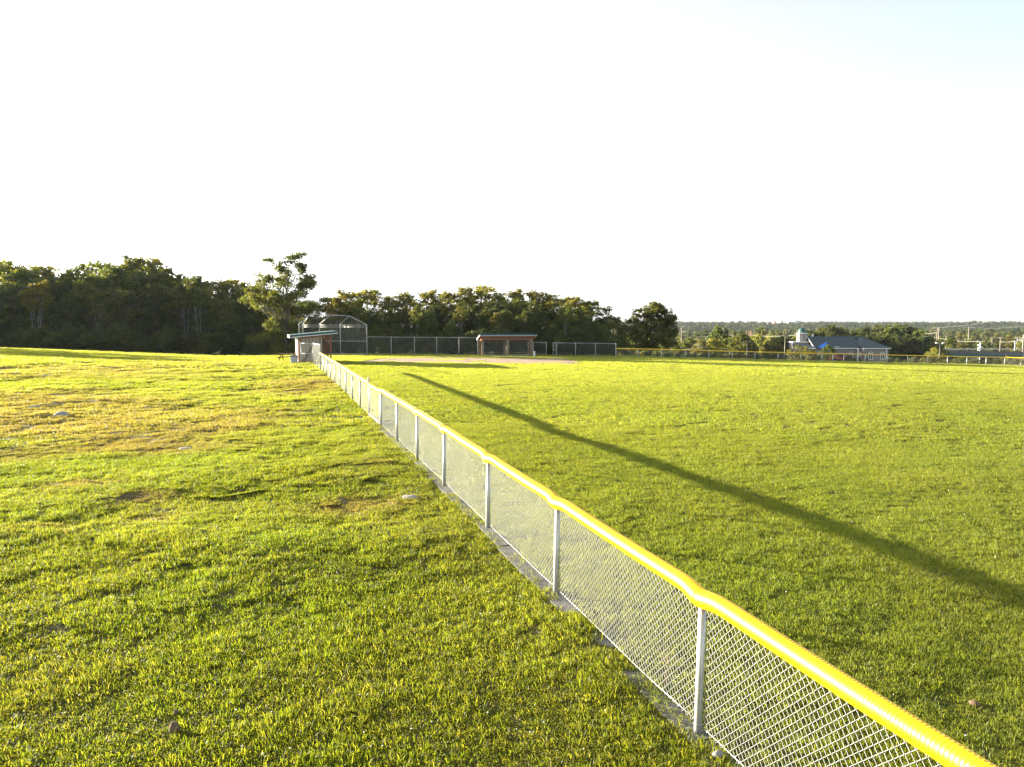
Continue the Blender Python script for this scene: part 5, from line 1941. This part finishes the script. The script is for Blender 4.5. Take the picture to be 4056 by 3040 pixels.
pole(3724, 1358, 126, .10, (), 'pole_dark', 'slim floodlight post with two white lamp heads right of the domed building', 'lamp_post', 'lamp post', 2)
pole(2960, 1357, 140, .09, (), 'pole_dark', 'dark lamp post with two drooping heads left of the domed building', 'lamp_post', 'lamp post', 1)
pole(3110, 1331, 170, .10, (), 'pole_olive', 'olive lamp post left of the tower of the domed building', 'lamp_post', 'lamp post', 1)


def sign_mast():
    p = P(3884, 1354, 265); z0 = gz(p.x, p.y)
    root = empty('gantry_mast', (p.x, p.y, z0), 'white hooked mast with small white boxes behind the bridge', 'mast')
    MB().tube([(p.x, p.y, z0), (p.x, p.y, p.z)], .17, 8).build('shaft', M['white_trim'], root)
    MB().box((p.x - .4, p.y, p.z), (1.3, .25, .25)).build('arm', M['white_trim'], root)
    for dx, dz in ((-.75, 1.3), (-.7, 2.4), (-.75, 3.0), (.55, 2.2), (-.2, 2.1), (-.2, 3.2)):
        MB().box((p.x + dx, p.y - .2, p.z - dz), (.45, .4, .5)).build('box', M['white_trim'], root)


sign_mast()


def wire(p0, p1, sag, r, mat, label, name='power_line'):
    p0, p1 = Vector(p0), Vector(p1)
    pts = [p0.lerp(p1, t) - Vector((0, 0, sag * 4 * t * (1 - t))) for t in np.linspace(0, 1, 13)]
    o = MB().tube(pts, r, 5).build(name, M[mat], None, smooth=True)
    tag(o, label, 'power line')


for a, b, s, lab in (((2560, 1300, 345), (2968, 1328, 322), .6, 'uppermost sunlit power line left of the rusty brown poles'), ((2560, 1314, 345), (2965, 1342, 322), .6, 'middle sunlit power line left of the rusty brown poles'), ((2560, 1328, 345), (2950, 1357, 322), .5, 'lowest sunlit power line left of the rusty brown poles'),
                     ((2968, 1327, 322), (3160, 1327, 250), .6, 'upper sunlit power line between the brown poles and the dome tower'), ((2968, 1343, 322), (3090, 1347, 280), .3, 'lower sunlit power line right of the brown poles'),
                     ((3655, 1323, 340), (3713, 1318, 330), .2, 'short pale wire reaching the close pair of poles'), ((3655, 1339, 340), (3713, 1338, 330), .2, 'lower pale wire reaching the close pair of poles'), ((3719, 1340, 336), (3900, 1352, 300), .8, 'pale wire from the close pair of poles towards the hooked mast'), ((3963, 1355, 300), (4021, 1352, 290), .2, 'pale wire between the tree pole and the white steel pole'), ((3748, 1357, 300), (3812, 1357, 300), .05, 'straight pale wire right of the short pole')):
    wire(P(*a), P(*b), s, .042, 'cable', lab)
for a, b, s, lab in (((3690, 1298, 420), (4090, 1241, 260), 1.2, 'upper dark overhead cable crossing the sky at the right'), ((3690, 1299, 421), (4090, 1246, 260), 1.2, 'second dark overhead cable crossing the sky at the right'), ((3950, 1296, 360), (4090, 1282, 280), .5, 'lowest dark overhead cable at the right border'), ((3719, 1325, 336), (3838, 1312, 340), .6, 'dark cable between the close poles and the tall crossarm pole'), ((3838, 1297, 340), (4090, 1288, 300), 1.0, 'dark cable from the tall crossarm pole to the right border')):
    wire(P(*a), P(*b), s, .03, 'cable_dark', lab)


def guy():
    a = P(4040, 1449, 100); a.z = gz(a.x, a.y)
    root = empty('guy_wire', a, 'slanting guy wire with pale guard anchored by the outfield fence at the right border', 'guy wire')
    MB().tube([a, P(4068, 1350, 104)], .018, 5).build('wire', M['cable_dark'], root)
    d = (P(4068, 1350, 104) - a).normalized()
    MB().tube([a, a + d * .55], .05, 8).build('guard', M['white_trim'], root)


guy()


def road():
    V, Fc = [], []
    pts = [(P(px, 1380, 255).x, 255 - (0 if px < 3300 else (px - 3300) * .015)) for px in range(1800, 4700, 100)]
    Zr = [CAM_H - (1383 - YH) / F * y for x, y in pts]
    for (x, y), z in zip(pts, Zr):
        V += [(x, y - 6, z), (x, y + 6, z)]
    for k in range(len(pts) - 1):
        Fc.append((2 * k, 2 * k + 2, 2 * k + 3, 2 * k + 1))
    me = np_mesh('road', np.array(V), np.array(Fc))
    o = link('road', me, None, M['asphalt'])
    tag(o, 'grey road crossing the valley on an embankment', kind='structure')
    # embankment below the road west of the bridge
    V, Fc = [], []
    e = [(x, y, z) for (x, y), z in zip(pts, Zr) if x < (3735 - CX) / F * 250]
    for x, y, z in e:
        V += [(x, y - 20, z - 5.5), (x, y - 6.4, z - .05), (x, y + 6.4, z - .05), (x, y + 20, z - 5.5)]
    for k in range(len(e) - 1):
        for j in range(3):
            a = 4 * k + j
            Fc.append((a, a + 4, a + 5, a + 1))
    me = np_mesh('road_embankment', np.array(V), np.array(Fc))
    me.attributes.new('dry', 'FLOAT', 'POINT').data.foreach_set('value', np.full(len(V), .25, dtype=np.float32))
    o = link('road_embankment', me, None, M['ground'])
    tag(o, 'grassy embankment carrying the road', kind='structure')
    return pts, Zr


RP, RZ = road()


def guardrail(pa, pb, label):
    Y = 248.5
    root = empty('guardrail', P(pa, 1385, Y), label, 'guardrail')
    z = RZ[0]
    a, b = P(pa, 1385, Y), P(pb, 1385, Y)
    n = int((b.x - a.x) / 4)
    def zz(x): return float(np.interp(x, [p[0] for p in RP], RZ))
    MB().tube([(x, Y, zz(x) + .65) for x in np.linspace(a.x, b.x, 12)], .16, 6).build('rail', M['steel'], root)
    for k in range(n + 1):
        x = a.x + (b.x - a.x) * k / n
        MB().box((x, Y + .25, zz(x) + .32), (.12, .15, .75)).build('post', M['pole_wood'], root)


guardrail(3420, 3722, 'pale steel guardrail along the road right of the domed building')
guardrail(2640, 3085, 'grey guardrail along the road left of the domed building')


def bridge():
    up = Vector((0, 0, 1))
    Y0 = 236.0
    xa, xb = P(3727, 1390, Y0).x, P(4300, 1390, Y0).x
    def zt(x):
        px = CX + F * x / Y0
        return CAM_H - (np.interp(px, [3727, 4056, 4300], [1388, 1394, 1399]) - YH) / F * Y0
    root = empty('road_bridge', (xa, Y0, zt(xa)), 'road bridge with grey concrete parapet on teal girders at the right', 'bridge')
    xs = np.linspace(xa, xb, 6)
    for k in range(5):
        x0, x1 = xs[k] + .06, xs[k + 1] - .06
        MB().slab([(x0, Y0, zt(x0) - .95), (x1, Y0, zt(x1) - .95), (x1, Y0, zt(x1)), (x0, Y0, zt(x0))], (0, .3, 0)).build('parapet', M['concrete'], root)
    MB().slab([(xa, Y0 - .1, zt(xa) - 1.18), (xb, Y0 - .1, zt(xb) - 1.18), (xb, Y0 - .1, zt(xb) - .96), (xa, Y0 - .1, zt(xa) - .96)], (0, 12, 0)).build('deck', M['concrete'], root)
    xg = P(3760, 1390, Y0).x
    for yy in (.25, 3.5, 7, 10.5):
        MB().slab([(xg, Y0 + yy, zt(xg) - 1.95), (xb, Y0 + yy, zt(xb) - 1.95), (xb, Y0 + yy, zt(xb) - 1.19), (xg, Y0 + yy, zt(xg) - 1.19)], (0, .25, 0)).build('girder', M['girder'], root)
    for px_ in (3838, 3968, 4110):
        x = P(px_, 1400, Y0).x
        MB().box((x, Y0 + 5.5, zt(x) - 2.2), (2.0, 12, .5)).build('pier_cap', M['concrete'], root)
        for yy in (1.5, 5.5, 9.5):
            MB().box((x, Y0 + yy, zt(x) - 5.2), (1.0, 1.0, 5.6)).build('pier', M['concrete'], root)
    MB().box((xa - 1.0, Y0 + 6, zt(xa) - 3.2), (2.5, 12, 4.2)).build('abutment', M['concrete'], root)


bridge()


def car(px, Y, label):
    x = P(px, 1383, Y).x
    z = float(np.interp(x, [p[0] for p in RP], RZ))
    root = empty('car', (x, Y, z), label, 'car')
    prof = [(-2.2, .35), (-2.2, .75), (-1.9, .88), (-1.0, .92), (1.0, .92), (2.1, .78), (2.25, .6), (2.2, .35)]
    MB().slab([(x + a, Y - .85, z + b) for a, b in prof], (0, 1.7, 0)).build('body', M['car_white'], root, bevel=.06)
    cab = [(-1.6, .9), (-1.1, 1.4), (.4, 1.42), (1.15, .9)]
    MB().slab([(x + a, Y - .75, z + b) for a, b in cab], (0, 1.5, 0)).build('cabin', M['glass'], root, bevel=.05)
    for sx in (-1.4, 1.4):
        for sy in (-.86, .7):
            MB().tube([(x + sx, Y + sy, z + .33), (x + sx, Y + sy + .18, z + .33)], .33, 14).build('wheel', M['tyre'], root)


car(3549, 252.5, 'white car with dark windows passing on the road right of the domed building')

# ------------------------------------------------------------------ haze
def haze():
    m, n, l = mat_new('thin_haze')
    out = n.new('ShaderNodeOutputMaterial')
    pv = n.new('ShaderNodeVolumePrincipled')
    pv.inputs['Color'].default_value = (0.82, 0.90, 1.0, 1)
    pv.inputs['Density'].default_value = 0.00004
    pv.inputs['Anisotropy'].default_value = 0.2
    l.new(pv.outputs['Volume'], out.inputs['Volume'])
    b = MB()
    b.box((0, 0, 25), (7800, 7800, 110))
    o = b.build('haze', m)
    tag(o, 'thin bluish haze filling the air over the field and valley', kind='stuff')


haze()


# ------------------------------------------------------------------ labels that single each plant out
ORD = ['first', 'second', 'third', 'fourth', 'fifth', 'sixth', 'seventh', 'eighth', 'ninth', 'tenth', 'eleventh', 'twelfth', 'thirteenth', 'fourteenth', 'fifteenth', 'sixteenth', 'seventeenth', 'eighteenth', 'nineteenth', 'twentieth']


def single_out():
    by = {}
    for o in PLACED:
        by.setdefault(o['label'], []).append(o)
    for lab, os_ in by.items():
        if len(os_) < 2: continue
        os_.sort(key=lambda o: o.location.x / o.location.y)
        vis = [o for o in os_ if abs(o.location.x / o.location.y) < .76]
        for k, o in enumerate(vis):
            if len(vis) == 1: continue
            w = 'leftmost ' if k == 0 else ('rightmost ' if k == len(vis) - 1 else (ORD[k] + ' from the left, ' if k < len(ORD) else ''))
            o['label'] = w + lab if len(vis) > 2 or k in (0, len(vis) - 1) else lab


single_out()
